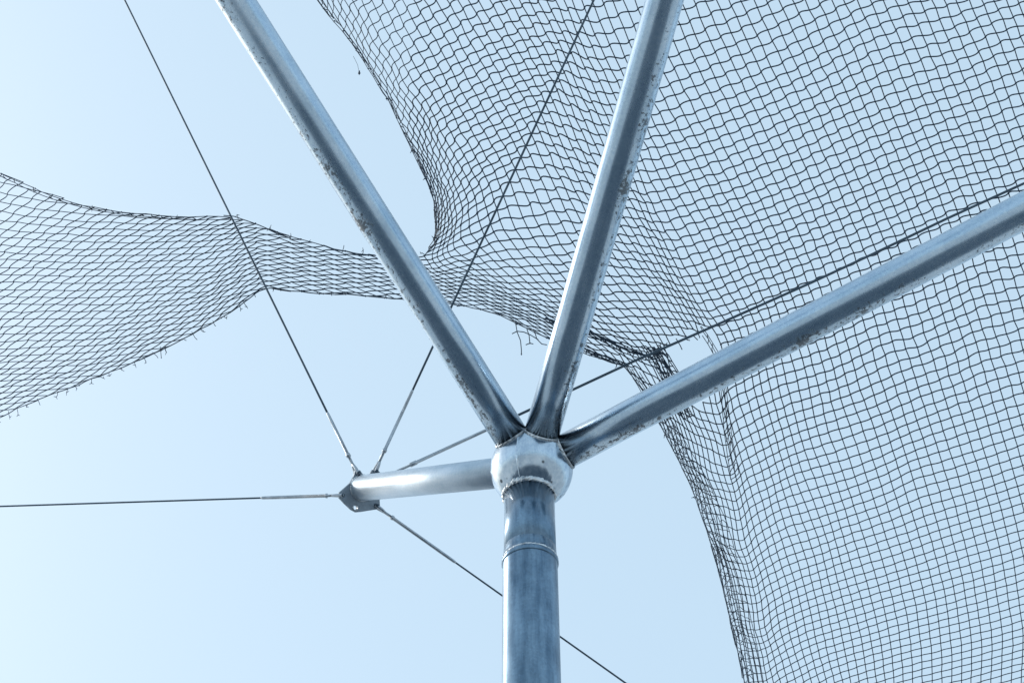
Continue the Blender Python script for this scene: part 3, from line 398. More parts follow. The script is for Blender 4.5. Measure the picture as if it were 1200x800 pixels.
52 23 6038 -2227 86,121 85,121 84,122 82,122 82,124 79,125 78,126 76,127 75,129 72,130 71,131 69,133 67,133 66,136 65,139 64,144 63,151 63,156 62,159 60,159 60,154 60,146 59,139 60,132 61,128 60,126 61,122 60,115 59,111 58,109 56,109 57,110 55,111 55,112 55,110 56,107 54,104 53,101 51,101 50,100 48,100 48,100 47,99 46,100 46,100 45,101 44,101 41,101 37,102 34,104 30,107 27,109 25,113 26,115 29,117 29,117 28,117 25,115 27,114 28,111 28,110 29,107 32,107 37,108 40,108 42,109 41,110 40,108 38,106 35,103 32,99 30,96 27,95 26,94 25,94 24,92 25,92 24,92 25,90 25,88 24,87 23,85 22,83 20,82 18,82 17,81 16,80 13,81 13,81 12,81 12,81 12,82 12,82 12,83 13,83 14,84 14,84 14,85 16,85 16,85 17,86 18,87 18,86 19,87 19,88 20,87 21,88 20,88 21,88 22,88 21,89 22,89 21,89 22,89 22,89 21,89 22,90 21,89 22,90
53 23 6157 -2252 86,120 84,121 84,122 81,123 81,124 79,124 77,126 76,128 74,128 72,129 71,131 68,132 68,133 66,136 66,139 65,144 64,148 64,155 61,158 60,159 59,153 60,143 60,133 61,128 61,127 60,127 60,124 59,118 58,113 57,110 55,111 56,111 54,112 55,112 54,110 54,106 54,104 52,101 50,101 48,99 48,100 47,98 46,99 46,99 45,101 44,101 42,101 40,102 37,104 34,104 31,108 30,110 29,112 30,115 30,117 29,117 27,117 25,116 23,113 23,111 26,110 29,108 35,110 41,109 44,110 41,109 40,109 37,107 34,105 33,101 30,98 29,96 27,95 26,93 26,93 26,93 26,93 27,92 26,91 24,88 24,86 23,85 23,84 20,82 19,82 18,82 15,81 14,80 12,81 10,81 11,81 9,81 10,82 10,82 11,83 11,83 12,84 14,84 14,85 15,85 16,86 17,86 18,87 19,87 19,87 20,87 20,88 20,88 21,88 22,88 21,89 22,89 21,89 22,89 22,89 22,89 22,90 21,89 21,90 21,90
54 23 6278 -2277 85,121 84,120 82,122 81,123 80,123 79,125 77,126 75,126 73,128 72,129 71,130 69,132 68,133 67,135 65,139 66,143 64,148 64,153 62,155 60,155 59,151 61,139 61,130 61,127 60,127 61,126 59,125 58,121 56,115 55,113 55,111 54,112 54,113 54,112 54,110 53,107 52,104 51,102 49,100 47,100 47,99 46,98 46,99 44,100 45,100 43,101 41,102 39,102 37,104 35,105 32,108 32,110 33,113 33,116 32,117 29,117 28,117 24,115 21,114 21,110 23,110 29,110 37,110 44,113 44,111 41,109 38,108 35,106 32,102 31,100 31,98 29,95 28,94 28,93 27,93 28,94 28,93 28,94 26,90 24,87 23,85 22,84 21,84 20,84 18,83 18,82 15,81 13,82 12,81 10,81 8,81 8,81 8,81 8,82 8,82 10,83 10,83 12,84 13,85 14,85 15,85 16,86 17,86 18,87 19,87 19,87 20,88 21,88 21,88 21,88 21,89 22,89 22,89 22,89 21,89 22,90 22,89 22,90 21,89 21,90
55 24 6485 -2181 83,121 81,121 81,123 79,123 78,124 76,125 75,127 73,127 72,129 71,129 69,131 68,133 67,134 67,138 65,142 65,147 64,149 62,151 61,152 60,149 60,138 61,129 61,127 60,126 60,126 59,125 57,121 56,116 54,113 54,113 54,112 53,113 53,113 53,112 52,108 51,105 50,102 48,101 46,99 46,99 46,99 44,99 44,101 43,100 42,102 40,101 39,103 37,104 34,106 34,108 33,111 34,113 35,116 33,118 31,118 28,117 25,115 21,112 22,111 24,109 31,110 37,111 42,113 43,113 40,111 36,107 33,103 32,101 32,100 32,97 31,95 30,94 30,93 29,93 29,94 28,94 28,94 27,91 23,86 22,84 21,84 20,84 18,84 18,83 16,83 14,83 13,82 11,82 9,82 7,81 7,81 5,81 6,81 7,82 7,83 8,82 10,84 11,84 13,84 14,86 15,85 16,86 18,87 18,87 19,87 20,87 20,88 20,88 21,89 22,88 21,89 22,89 22,89 22,89 22,90 22,90 21,89 22,90 21,90
56 24 6607 -2205 82,121 81,121 80,121 79,123 77,124 76,125 75,126 73,126 72,128 70,129 70,130 68,132 68,134 66,137 67,139 65,144 64,147 63,148 61,149 60,147 60,138 59,129 61,126 60,126 60,126 59,124 56,121 55,116 54,114 54,112 53,113 53,113 52,114 52,112 51,110 50,106 49,103 47,101 47,99 45,100 45,99 44,100 43,101 42,101 40,102 39,102 38,103 36,104 34,106 34,109 33,111 34,115 34,116 34,119 32,118 29,117 26,115 25,112 26,109 29,109 34,109 38,112 40,112 39,114 38,111 34,106 32,102 32,100 33,100 33,98 33,96 32,94 30,93 30,94 29,94 29,95 28,94 26,91 23,86 22,85 20,84 19,84 18,83 17,84 15,84 13,83 11,84 10,83 8,82 7,81 5,81 4,81 4,81 5,82 5,82 6,82 8,83 9,84 11,84 12,85 14,85 15,86 17,86 17,87 19,87 19,87 19,88 21,88 21,88 21,89 21,88 22,89 22,90 22,89 22,89 22,90 21,90 22,90 22,90 21,90
57 24 6731 -2228 81,119 80,121 80,121 78,122 77,123 75,125 74,125 73,126 72,127 71,128 70,129 68,131 68,133 68,135 66,137 66,141 64,145 63,146 61,148 60,145 59,135 59,129 60,128 59,126 60,126 59,124 56,119 55,116 54,114 53,113 52,113 53,113 52,113 51,113 51,110 49,107 48,104 47,102 46,100 46,100 44,100 43,100 42,101 41,102 40,102 37,102 37,103 35,105 33,106 33,109 33,112 33,115 33,117 33,119 32,119 30,118 30,114 30,112 31,109 35,108 36,109 39,111 38,112 38,113 36,111 33,103 32,101 32,101 32,100 33,100 33,98 33,95 30,94 30,94 29,94 29,95 29,95 26,91 23,87 22,85 20,85 19,84 17,84 17,84 14,84 11,85 10,84 9,84 8,82 6,82 4,81 3,81 3,81 2,82 4,81 4,82 5,83 7,83 9,84 10,84 13,85 13,85 16,86 16,86 18,87 18,87 19,88 20,88 21,88 20,88 22,89 21,89 22,89 22,90 22,89 22,90 22,90 21,90 22,90 22,90
58 24 6855 -2253 81,119 79,120 79,121 78,122 76,122 75,124 74,124 73,125 72,126 71,128 70,128 69,130 68,131 68,133 67,136 65,139 65,143 62,145 61,146 60,141 59,133 59,130 59,128 59,127 59,126 58,123 56,120 55,115 53,114 53,113 52,113 52,113 52,113 51,113 50,111 49,107 48,105 47,102 46,101 44,101 44,101 43,101 41,101 40,102 39,102 37,102 35,103 35,104 33,106 32,109 31,112 32,115 32,117 33,119 32,119 32,118 33,116 34,113 36,110 38,108 39,109 39,110 37,112 37,112 35,108 32,102 32,101 32,101 32,100 32,100 32,99 33,97 31,96 30,96 30,95 28,95 28,94 27,92 24,88 21,87 21,85 19,85 17,85 15,84 13,85 10,85 9,85 9,84 8,84 7,82 4,81 2,81 1,81 1,81 2,82 2,81 3,82 5,83 7,83 8,84 10,84 12,85 14,85 15,86 16,87 18,87 18,87 19,88 20,88 21,88 21,89 21,89 22,89 22,89 21,90 22,90 22,90 22,90 22,90 21,90 22,90
59 24 6980 -2277 80,118 79,119 79,120 77,121 76,122 75,123 73,123 73,125 72,125 71,126 70,128 69,128 69,131 67,132 67,134 66,138 64,141 62,143 61,143 59,138 59,132 59,129 59,128 59,128 58,126 58,123 56,120 54,115 52,114 53,113 52,113 51,113 51,113 51,112 50,111 49,108 48,106 47,103 46,103 44,101 43,102 42,101 41,102 39,101 38,101 37,101 36,103 34,104 33,106 31,108 31,111 32,114 32,116 33,118 34,119 33,118 34,117 36,115 38,113 40,110 40,109 39,110 37,110 36,110 33,106 32,102 32,101 31,100 31,98 31,99 32,101 32,101 32,100 31,98 30,96 28,95 28,95 26,92 24,90 23,88 21,87 19,86 17,85 13,86 12,85 10,85 9,85 9,85 9,84 8,83 3,82 2,81 0,81 1,81 0,81 1,82 2,81 3,82 4,83 6,83 8,83 10,85 12,85 13,85 15,86 16,87 18,87 18,87 19,88 20,89 21,88 21,89 21,89 22,90 22,89 21,90 22,90 22,90 22,90 22,90 21,91
60 25 7186 -2185 78,119 78,119 77,120 75,121 75,122 73,123 73,124 72,124 71,125 70,127 69,127 68,130 68,131 67,133 65,137 63,139 62,141 61,140 59,135 59,131 59,129 59,129 59,127 58,126 57,123 56,118 53,116 52,113 52,112 52,113 51,112 50,113 51,113 50,111 49,110 48,107 47,105 45,103 44,102 43,102 41,101 41,101 39,100 38,101 37,101 36,102 34,104 33,105 32,108 31,110 31,112 33,115 34,116 35,118 35,119 35,117 35,118 38,115 39,113 40,111 38,109 37,109 35,106 32,103 32,100 30,99 31,98 30,100 32,101 32,104 33,106 32,104 31,100 29,98 28,97 27,95 27,93 25,91 23,90 21,88 19,87 16,86 14,86 11,86 10,85 10,85 10,85 9,85 8,84 4,83 1,81 0,81 0,81 0,81 0,81 0,81 2,82 2,82 4,82 6,83 8,84 10,84 11,85 14,86 15,86 16,87 17,87 19,88 19,88 20,88 21,89 20,89 22,90 21,89 22,90 22,90 22,90 22,91 21,90 22,90
61 25 7312 -2212 78,118 77,119 76,119 76,120 74,122 73,122 73,122 71,124 71,124 70,126 69,127 68,128 68,130 66,133 64,135 63,138 62,138 60,137 60,134 59,131 59,129 59,127 59,127 58,125 57,122 54,117 53,114 53,113 51,112 51,112 51,112 50,113 51,114 49,112 49,111 48,108 47,106 45,104 43,103 43,101 42,101 40,100 40,100 38,101 38,101 36,102 35,104 33,106 32,108 31,109 31,110 33,112 35,113 35,117 35,119 36,119 35,119 37,117 38,115 38,113 38,110 36,107 35,104 32,101 31,99 30,97 30,98 31,101 32,106 33,108 33,108 32,106 30,103 28,99 27,97 27,96 26,94 25,93 24,91 22,89 19,88 16,87 14,86 12,86 10,86 11,85 9,85 9,85 9,85 5,84 1,82 -1,81 -1,81 -1,81 0,81 0,81 0,81 1,82 3,81 4,83 6,83 8,84 10,84 12,85 13,86 15,86 16,87 17,88 19,88 19,88 20,89 21,89 21,89 21,90 21,90 22,90 22,90 22,90 22,91 21,90 22,91
62 25 7439 -2239 77,117 77,118 76,118 75,120 74,120 73,121 73,122 71,123 70,123 70,125 69,126 68,127 66,130 66,131 64,134 62,135 62,135 60,134 60,133 59,131 59,129 59,128 58,126 58,124 56,120 55,117 53,113 52,112 51,111 51,112 51,113 50,113 50,113 49,113 49,112 47,110 47,107 45,105 44,102 43,102 41,100 41,100 40,101 40,100 38,101 37,103 35,104 34,107 31,109 31,109 32,110 33,111 34,110 34,112 35,118 36,120 36,120 36,118 37,117 37,115 37,111 35,107 35,104 32,102 32,99 31,100 32,102 32,106 33,107 32,107 32,107 31,105 28,103 27,99 26,97 26,96 26,95 25,94 24,92 22,91 19,89 16,87 14,87 12,86 12,86 10,86 11,86 9,85 8,85 5,85 1,83 -1,81 -1,81 -2,81 -1,80 -1,81 0,81 0,81 2,82 3,81 4,83 7,83 8,84 10,84 12,86 13,86 15,86 16,88 18,87 18,89 20,88 20,89 20,90 21,89 21,90 22,90 22,91 21,90 22,91 22,90 22,91
63 25 7566 -2268 77,116 77,117 75,118 75,119 74,119 73,121 72,121 71,121 70,123 70,124 68,125 67,126 66,128 65,130 64,131 62,132 61,132 61,131 60,131 59,129 59,129 58,129 58,127 58,124 55,120 55,117 53,113 52,111 51,112 51,112 51,112 50,112 49,114 49,113 48,113 47,112 46,108 46,105 44,103 43,102 42,100 42,101 40,100 40,101 39,101 38,103 35,106 34,108 32,111 31,112 32,111 33,112 34,111 34,111 34,113 35,116 35,119 36,118 36,117 37,115 36,112 35,109 34,105 34,103 33,103 33,103 32,106 33,106 33,107 32,107 32,106 29,104 27,101 26,98 25,97 25,96 26,96 25,95 23,93 22,92 18,90 15,88 14,87 13,87 13,86 11,87 11,86 10,86 7,86 5,84 1,83 -2,82 -2,81 -2,81 -2,81 -1,80 -1,80 0,81 1,81 2,82 3,82 5,82 7,84 8,84 11,85 12,85 14,87 15,87 16,87 18,89 18,88 20,89 20,90 20,89 21,90 21,90 22,91 22,90 21,91 22,91 22,91 21,90
64 26 7771 -2182 76,116 76,117 74,118 74,119 72,119 72,120 71,121 70,122 69,122 68,124 66,125 66,126 65,127 63,129 62,129 61,129 61,128 60,129 59,128 59,128 58,129 57,128 57,125 55,121 53,117 53,114 52,112 52,111 51,112 50,112 50,112 49,114 48,114 47,114 47,112 46,109 46,106 45,104 44,102 43,101 42,100 41,101 40,101 40,102 37,104 36,107 34,111 32,113 32,114 33,115 33,114 33,114 34,114 34,114 34,112 35,111 36,114 35,115 36,114 36,112 34,109 35,107 33,105 34,106 34,106 34,107 34,107 33,107 32,107 31,106 29,103 26,99 25,97 25,97 25,96 25,96 24,96 24,94 20,93 17,90 15,88 14,88 13,88 13,87 12,88 12,87 11,87 7,85 4,85 0,82 -2,82 -3,81 -3,80 -2,81 -3,80 -1,80 -1,81 0,81 1,81 3,81 4,83 6,83 7,84 9,85 11,85 12,86 14,87 16,88 17,88 17,88 19,89 19,90 20,89 21,90 21,91 21,90 21,91 22,91 22,90 21,91 22,91
65 26 7900 -2214 76,116 75,116 74,117 73,118 72,118 72,120 70,120 70,120 68,122 68,122 66,123 66,124 64,125 63,125 62,126 62,126 60,127 60,127 59,127 58,128 58,128 57,128 56,125 53,121 53,118 53,116 52,113 52,112 51,112 50,112 49,113 49,114 47,114 47,114 46,112 46,110 46,108 46,105 44,103 44,101 43,101 42,100 40,101 40,104 38,105 35,110 34,112 34,115 32,116 33,117 33,118 33,117 34,117 34,111 35,107 35,107 35,111 36,113 35,113 35,112 34,110 34,107 33,108 34,107 34,108 35,109 34,108 34,107 33,107 30,105 28,101 26,99 25,97 25,96 25,97 24,96 25,97 23,95 20,93 16,91 14,88 14,88 13,88 13,89 13,88 13,89 12,88 7,86 3,83 -1,81 -2,81 -4,81 -3,80 -3,81 -4,80 -2,80 -2,81 -1,81 1,81 1,82 3,82 5,83 6,84 8,84 10,86 11,86 13,87 15,87 15,88 17,89 18,89 19,89 19,90 20,90 20,90 21,91 22,90 21,91 22,91 21,91 22,91
66 26 8029 -2246 76,114 74,116 74,116 73,117 72,118 71,118 70,119 69,119 68,120 68,121 66,121 65,122 64,122 63,123 62,123 62,124 60,125 60,126 58,126 58,128 58,127 56,127 55,124 53,120 52,118 53,118 52,115 51,115 51,113 50,113 49,114 48,114 47,114 46,114 47,112 46,110 46,109 45,106 45,104 44,102 43,101 42,101 42,102 39,104 38,107 36,111 35,114 34,116 33,117 34,117 33,117 34,115 34,112 35,109 34,108 35,111 35,112 36,114 35,113 34,112 34,110 33,109 33,108 33,109 34,109 34,109 35,109 34,109 33,106 31,105 28,100 26,98 25,97 24,97 25,97 24,97 25,96 23,96 20,94 15,90 13,89 13,88 13,89 13,89 14,89 13,89 13,89 8,87 3,83 -2,81 -3,81 -3,80 -4,80 -4,80 -3,81 -4,80 -3,80 -2,81 0,81 0,82 2,83 4,83 5,83 7,85 9,85 10,86 12,87 13,88 15,88 16,88 17,89 18,90 19,89 19,91 20,90 21,91 20,90 22,91 21,91 22,92 22,91 22,91
67 27 8235 -2166 74,115 73,115 73,116 71,117 71,117 70,118 69,118 67,119 67,119 66,119 65,120 64,120 63,120 62,121 61,122 61,124 59,124 58,126 58,126 57,126 55,125 53,122 53,119 53,119 52,118 52,118 51,117 51,116 50,116 48,115 48,115 47,114 47,113 46,112 46,110 46,110 45,107 45,105 44,103 43,101 42,102 42,102 40,105 38,107 36,112 35,114 35,117 34,117 34,117 34,114 34,111 35,110 35,109 35,112 35,114 35,115 35,115 35,112 34,112 33,111 33,110 32,110 33,109 34,110 34,110 34,110 34,108 33,107 31,104 28,100 26,99 25,97 25,97 24,97 24,97 24,97 23,96 19,94 16,90 13,89 12,89 13,89 12,89 13,89 14,90 13,89 9,88 4,84 -1,82 -4,80 -4,80 -3,80 -4,81 -4,80 -4,80 -4,80 -2,81 -2,81 -1,82 1,82 3,83 4,84 6,85 8,85 9,86 11,87 12,87 14,88 15,89 16,89 17,90 18,89 19,91 19,90 20,91 21,91 21,91 21,91 22,91 21,92 22,91
68 27 8365 -2202 74,114 73,115 72,115 71,116 71,116 69,117 69,117 67,117 67,118 66,117 64,118 64,118 63,119 62,119 61,121 60,121 59,123 57,124 57,125 56,124 54,123 53,120 53,119 52,119 52,119 52,119 52,119 50,120 50,119 49,117 48,115 47,115 46,113 47,112 46,110 45,110 45,107 45,105 43,104 43,102 43,102 41,103 40,105 39,107 36,112 36,114 34,116 35,117 34,116 34,114 35,111 35,109 36,110 36,113 36,117 35,116 33,113 34,112 34,114 34,114 33,111 32,111 33,111 33,110 33,110 34,110 34,109 33,107 31,104 28,100 27,99 25,98 24,97 24,97 24,97 24,97 22,96 18,94 15,91 13,89 13,89 12,89 12,89 12,90 13,89 13,90 10,88 5,86 0,82 -3,81 -3,81 -5,80 -4,80 -4,80 -4,80 -4,80 -3,81 -3,81 -1,82 0,82 2,83 3,84 5,85 6,85 8,86 10,87 12,88 12,88 14,88 16,89 16,90 17,90 18,90 19,90 19,91 20,91 21,91 21,91 21,92 22,91 22,92
69 27 8496 -2238 73,113 73,114 72,114 71,115 70,116 69,115 68,116 67,116 67,116 65,117 65,116 63,117 63,117 62,118 60,119 60,120 58,121 58,121 56,123 55,122 53,120 53,119 52,119 52,119 52,120 52,120 51,122 51,123 50,123 49,119 48,117 47,114 46,113 47,112 46,111 46,109 44,107 44,104 44,103 43,103 42,102 41,104 40,105 39,108 36,111 36,113 34,115 35,116 34,115 34,114 35,112 35,111 37,110 35,111 36,112 34,114 33,116 34,116 35,118 35,119 34,115 33,112 33,111 32,111 33,110 33,110 33,109 33,107 30,104 29,101 27,100 26,98 24,97 24,97 23,97 23,97 21,95 18,94 15,92 14,90 12,89 11,89 12,89 12,90 12,89 11,89 10,89 7,86 2,85 -2,82 -3,80 -4,81 -4,80 -4,80 -5,81 -3,80 -4,81 -3,81 -2,81 0,83 0,83 2,84 4,84 6,86 7,86 9,87 10,87 12,88 13,89 14,89 15,89 17,90 17,90 18,91 19,91 20,91 20,91 20,91 21,92 22,92 22,91 23,92
70 27 8628 -2276 73,112 72,114 72,114 70,114 70,114 68,115 68,115 67,115 66,115 66,115 64,115 63,116 62,116 62,117 60,117 59,119 58,119 56,120 56,119 54,120 53,118 53,118 52,118 52,119 51,121 52,123 51,126 51,127 51,124 49,121 48,118 47,114 46,113 47,112 46,111 45,108 44,104 44,104 43,103 43,103 43,103 41,105 40,105 38,108 36,110 35,112 35,114 34,114 34,115 34,113 34,113 36,113 37,114 36,113 35,111 33,111 34,115 34,119 35,121 37,121 35,119 33,113 33,112 32,111 33,110 32,110 32,109 32,106 30,105 29,102 27,100 26,98 24,98 24,97 23,97 21,96 21,95 18,94 15,92 14,91 12,90 12,89 11,89 11,89 11,89 10,89 10,89 6,87 4,85 0,84 -1,82 -4,81 -4,80 -4,81 -4,80 -4,81 -4,81 -3,81 -2,81 -1,83 0,83 1,84 3,84 5,86 6,86 8,87 9,87 10,88 12,89 14,89 14,89 16,90 16,90 18,91 18,91 19,91 19,91 21,92 20,91 22,92 22,92 22,92
71 28 8833 -2203 72,113 71,113 70,114 69,113 69,114 67,114 67,115 66,114 64,114 64,115 63,115 62,115 61,116 59,116 59,117 57,118 57,118 55,117 54,117 53,117 52,117 52,118 52,120 52,125 51,127 51,128 51,128 51,125 49,121 48,118 47,114 46,112 45,111 46,109 44,105 44,104 45,103 43,103 43,104 43,106 41,105 39,107 38,108 36,109 35,111 34,111 34,113 33,114 34,113 35,113 37,118 38,121 36,118 34,115 34,115 33,113 34,115 36,120 36,120 36,118 34,115 33,112 32,111 32,110 31,109 32,109 30,106 30,105 29,102 27,100 25,99 25,98 23,97 22,97 21,96 20,95 18,94 15,92 14,92 13,90 12,89 11,90 10,89 10,89 10,89 8,88 7,87 4,86 2,85 0,83 -2,82 -3,81 -4,81 -4,81 -4,81 -3,81 -3,81 -3,82 -1,83 -1,83 1,83 2,85 4,85 5,86 7,87 8,88 10,88 11,88 12,89 13,90 15,90 16,90 16,90 18,91 18,91 19,92 20,91 20,92 21,92 22,92 22,92
72 28 8965 -2243 72,112 71,113 69,113 69,113 68,114 67,113 67,114 65,113 64,114 64,114 62,114 62,115 60,115 59,116 59,116 57,117 56,116 54,117 54,116 54,116 52,118 53,119 52,124 52,127 52,128 50,128 51,127 50,125 49,121 47,117 46,113 46,111 45,109 44,106 44,103 44,104 45,103 44,105 43,106 42,108 41,107 39,108 38,108 36,109 34,109 34,111 33,111 34,113 34,115 37,121 38,122 37,121 36,119 34,117 34,115 34,114 35,116 35,117 35,118 35,117 34,115 33,112 32,111 31,110 31,108 30,108 30,106 29,105 28,102 26,101 26,99 24,98 23,98 22,96 20,96 19,95 18,94 16,93 14,91 13,91 12,90 11,89 10,89 10,89 9,89 7,88 7,87 4,87 3,85 1,84 -1,83 -2,82 -2,82 -4,81 -3,82 -3,81 -3,82 -3,82 -2,83 0,83 0,84 2,84 3,86 4,86 6,86 7,88 9,88 10,88 11,89 12,90 14,89 15,91 16,90 16,91 18,91 19,91 19,92 20,92 21,92 21,92 22,92 23,93
73 29 9170 -2172 70,113 69,112 69,113 68,113 66,113 66,113 65,113 64,114 63,114 62,114 61,114 60,115 59,115 58,116 56,116 56,116 55,116 54,117 54,117 53,119 53,120 53,124 52,126 51,128 51,128 49,127 50,126 48,121 47,116 46,113 45,109 45,108 44,106 45,104 44,103 45,103 42,107 42,108 41,109 41,108 39,107 38,108 36,110 34,110 34,112 34,113 35,115 36,119 37,122 38,120 36,120 36,118 34,116 34,116 34,115 34,116 35,116 34,117 34,115 33,114 33,113 31,110 31,109 30,109 30,107 28,105 28,105 27,102 27,101 25,100 23,98 23,98 21,96 21,96 18,95 18,94 16,93 14,92 13,91 12,90 11,90 10,89 10,89 8,88 8,88 6,88 5,87 3,85 2,85 0,84 -1,83 -2,83 -2,82 -3,82 -3,82 -2,82 -3,82 -1,83 -1,84 0,84 1,84 2,85 4,86 5,87 6,87 8,88 9,89 11,88 11,90 13,90 14,90 15,90 16,91 17,91 18,92 18,91 20,92 20,92 21,92 22,93 23,92
74 29 9303 -2213 70,112 69,112 68,113 67,112 66,113 66,113 64,113 64,114 62,113 62,114 61,115 59,114 59,115 57,116 57,116 56,117 55,117 54,117 54,119 53,119 54,121 52,122 53,123 51,128 50,129 49,129 49,125 47,121 47,115 46,112 45,109 45,108 45,106 44,104 44,105 41,109 42,109 41,108 42,107 41,107 40,106 38,108 37,110 35,112 35,114 35,115 35,117 36,119 37,120 36,120 37,118 35,117 35,116 33,115 34,116 34,116 34,116 33,115 33,115 33,113 31,112 31,110 30,109 29,108 29,107 28,105 27,104 26,103 26,101 24,99 23,99 22,98 22,96 19,96 19,95 17,94 16,93 15,92 13,92 12,90 11,90 10,90 9,89 9,88 7,88 6,88 5,87 4,86 2,85 1,85 0,84 -1,83 -1,83 -2,83 -2,82 -3,83 -2,83 -1,83 -1,84 0,84 1,84 2,86 3,86 4,86 6,87 7,88 8,88 10,89 10,89 12,90 13,90 14,91 16,90 16,91 17,92 18,91 19,92 20,92 21,93 21,92 23,93 23,93
75 29 9437 -2255 69,112 69,112 67,113 67,112 66,113 65,113 64,113 63,113 62,114 61,114 61,114 59,115 58,116 58,116 56,116 56,117 55,118 54,119 54,120 53,121 53,123 53,123 51,124 52,125 50,127 49,127 48,124 48,119 46,115 46,111 45,110 45,108 44,109 42,109 42,110 41,110 41,108 42,106 42,105 41,105 41,106 40,107 37,111 36,112 36,115 36,117 36,117 36,118 36,119 36,119 36,117 35,117 34,116 34,115 33,116 34,115 32,116 33,114 32,114 32,113 30,111 30,110 29,109 29,107 27,107 27,105 27,103 25,103 25,101 23,100 23,99 22,98 20,96 20,96 18,95 17,94 16,94 15,92 13,92 12,90 11,91 11,89 9,89 8,89 7,88 6,88 5,87 4,87 3,86 2,85 1,84 0,84 -1,84 -1,83 -2,84 -1,83 -2,83 -1,84 -1,84 0,84 1,85 2,85 2,86 4,87 5,87 6,87 8,88 9,89 10,89 11,90 12,90 13,90 15,91 15,91 17,91 17,92 19,92 19,92 20,92 22,93 22,93 23,93
76 30 9640 -2185 68,112 67,113 67,113 65,112 64,113 64,113 63,114 61,114 61,114 60,114 59,116 58,116 57,116 57,117 55,119 55,119 54,120 54,121 53,123 52,124 52,124 52,125 51,125 50,125 49,123 48,119 47,117 47,114 46,112 45,112 43,111 42,113 41,113 41,113 41,109 42,106 42,105 43,103 42,104 41,105 41,107 38,111 38,113 36,116 36,116 36,117 37,118 35,118 36,118 35,117 34,116 34,116 34,115 33,116 32,115 32,115 32,114 31,113 31,113 29,110 29,110 28,108 28,107 27,106 26,105 25,104 25,102 24,102 23,100 22,99 21,97 20,97 19,96 18,95 17,95 16,93 14,93 14,92 12,91 11,90 11,90 9,90 8,88 7,89 6,88 6,87 4,87 3,86 3,86 1,85 1,85 0,84 -1,84 -1,84 -1,83 -1,84 0,84 -1,85 0,84 1,85 1,86 3,86 3,86 5,87 6,88 6,88 8,88 10,90 10,89 11,90 13,90 14,91 15,91 15,91 17,92 18,91 19,93 20,92 21,93 22,92 23,94
77 30 9775 -2226 67,112 67,113 65,112 65,113 64,113 63,114 63,113 61,114 60,115 60,115 59,115 58,117 57,117 56,118 55,119 55,120 54,122 53,122 53,124 52,124 52,125 51,125 50,125 50,120 49,117 48,115 48,115 47,115 45,115 44,114 43,114 41,114 41,114 40,113 41,110 42,106 42,104 43,104 42,104 42,105 41,108 40,111 38,114 37,116 36,117 37,117 36,117 35,118 35,117 35,116 33,116 34,116 33,115 32,115 32,115 31,114 31,114 30,113 30,112 29,110 28,109 27,109 27,106 26,106 25,105 24,104 24,102 23,101 23,100 21,99 21,98 19,97 19,97 18,95 16,94 16,94 14,93 14,92 12,91 11,91 10,90 10,90 8,89 7,88 7,89 5,87 5,87 3,87 3,86 2,86 1,85 1,85 0,84 0,85 0,84 -1,84 0,85 0,84 0,85 1,85 1,86 2,86 4,87 4,87 5,87 6,88 8,89 8,89 10,89 11,90 12,90 13,91 14,91 15,91 16,91 17,92 19,92 19,93 21,92 21,93 23,93 23,94
78 30 9909 -2268 67,113 66,112 65,113 65,113 63,114 63,113 62,114 61,115 60,114 59,116 58,116 58,117 57,118 56,118 55,120 55,121 53,122 53,123 53,124 52,124 51,124 51,123 50,119 50,114 49,113 48,115 48,115 47,117 45,117 44,116 42,115 41,114 40,112 41,112 41,110 42,108 41,107 43,106 42,106 42,107 41,110 40,112 39,114 37,116 37,117 36,117 36,117 35,117 35,117 33,116 34,116 32,115 33,115 31,115 32,114 30,114 30,114 30,112 28,111 28,111 27,109 27,108 26,106 25,106 24,105 24,103 23,103 22,101 22,100 21,99 20,98 19,98 18,96 17,96 16,94 16,94 14,93 13,92 13,92 11,91 10,90 9,90 9,90 7,88 7,89 5,88 5,87 4,87 4,86 2,87 2,85 1,86 1,85 0,85 0,84 0,85 0,85 1,85 0,85 1,86 2,86 2,86 3,86 4,87 5,88 5,88 7,88 8,89 9,90 10,89 12,90 12,91 13,91 15,91 16,91 16,92 18,92 19,92 20,93 21,93 22,93 24,94
79 31 10111 -2196 65,113 65,113 63,113 63,114 63,114 61,114 60,115 60,115 59,116 58,116 58,117 56,119 56,119 55,120 54,121 54,122 53,122 52,123 52,122 51,121 51,117 50,114 50,112 49,113 48,113 48,116 46,118 45,120 43,119 42,116 41,114 41,112 40,112 41,110 42,110 41,108 42,109 42,108 42,109 41,111 40,113 39,115 38,116 37,117 36,118 35,117 35,116 34,117 33,116 33,115 32,115 32,115 31,114 30,114 30,114 30,113 28,112 28,111 27,110 26,109 26,108 25,106 24,106 24,104 23,104 22,102 22,102 20,100 21,99 19,99 19,97 17,97 17,95 16,95 15,94 14,93 13,93 13,92 11,91 10,91 9,90 9,90 8,89 6,88 6,88 5,88 4,87 4,87 3,87 2,86 2,86 1,85 1,86 1,85 0,85 1,85 0,86 1,85 1,86 2,86 2,86 3,87 4,87 4,88 5,88 7,88 7,89 9,89 9,89 11,90 12,91 13,91 14,91 15,91 16,92 17,92 18,92 20,93 21,93 21,93 23,94
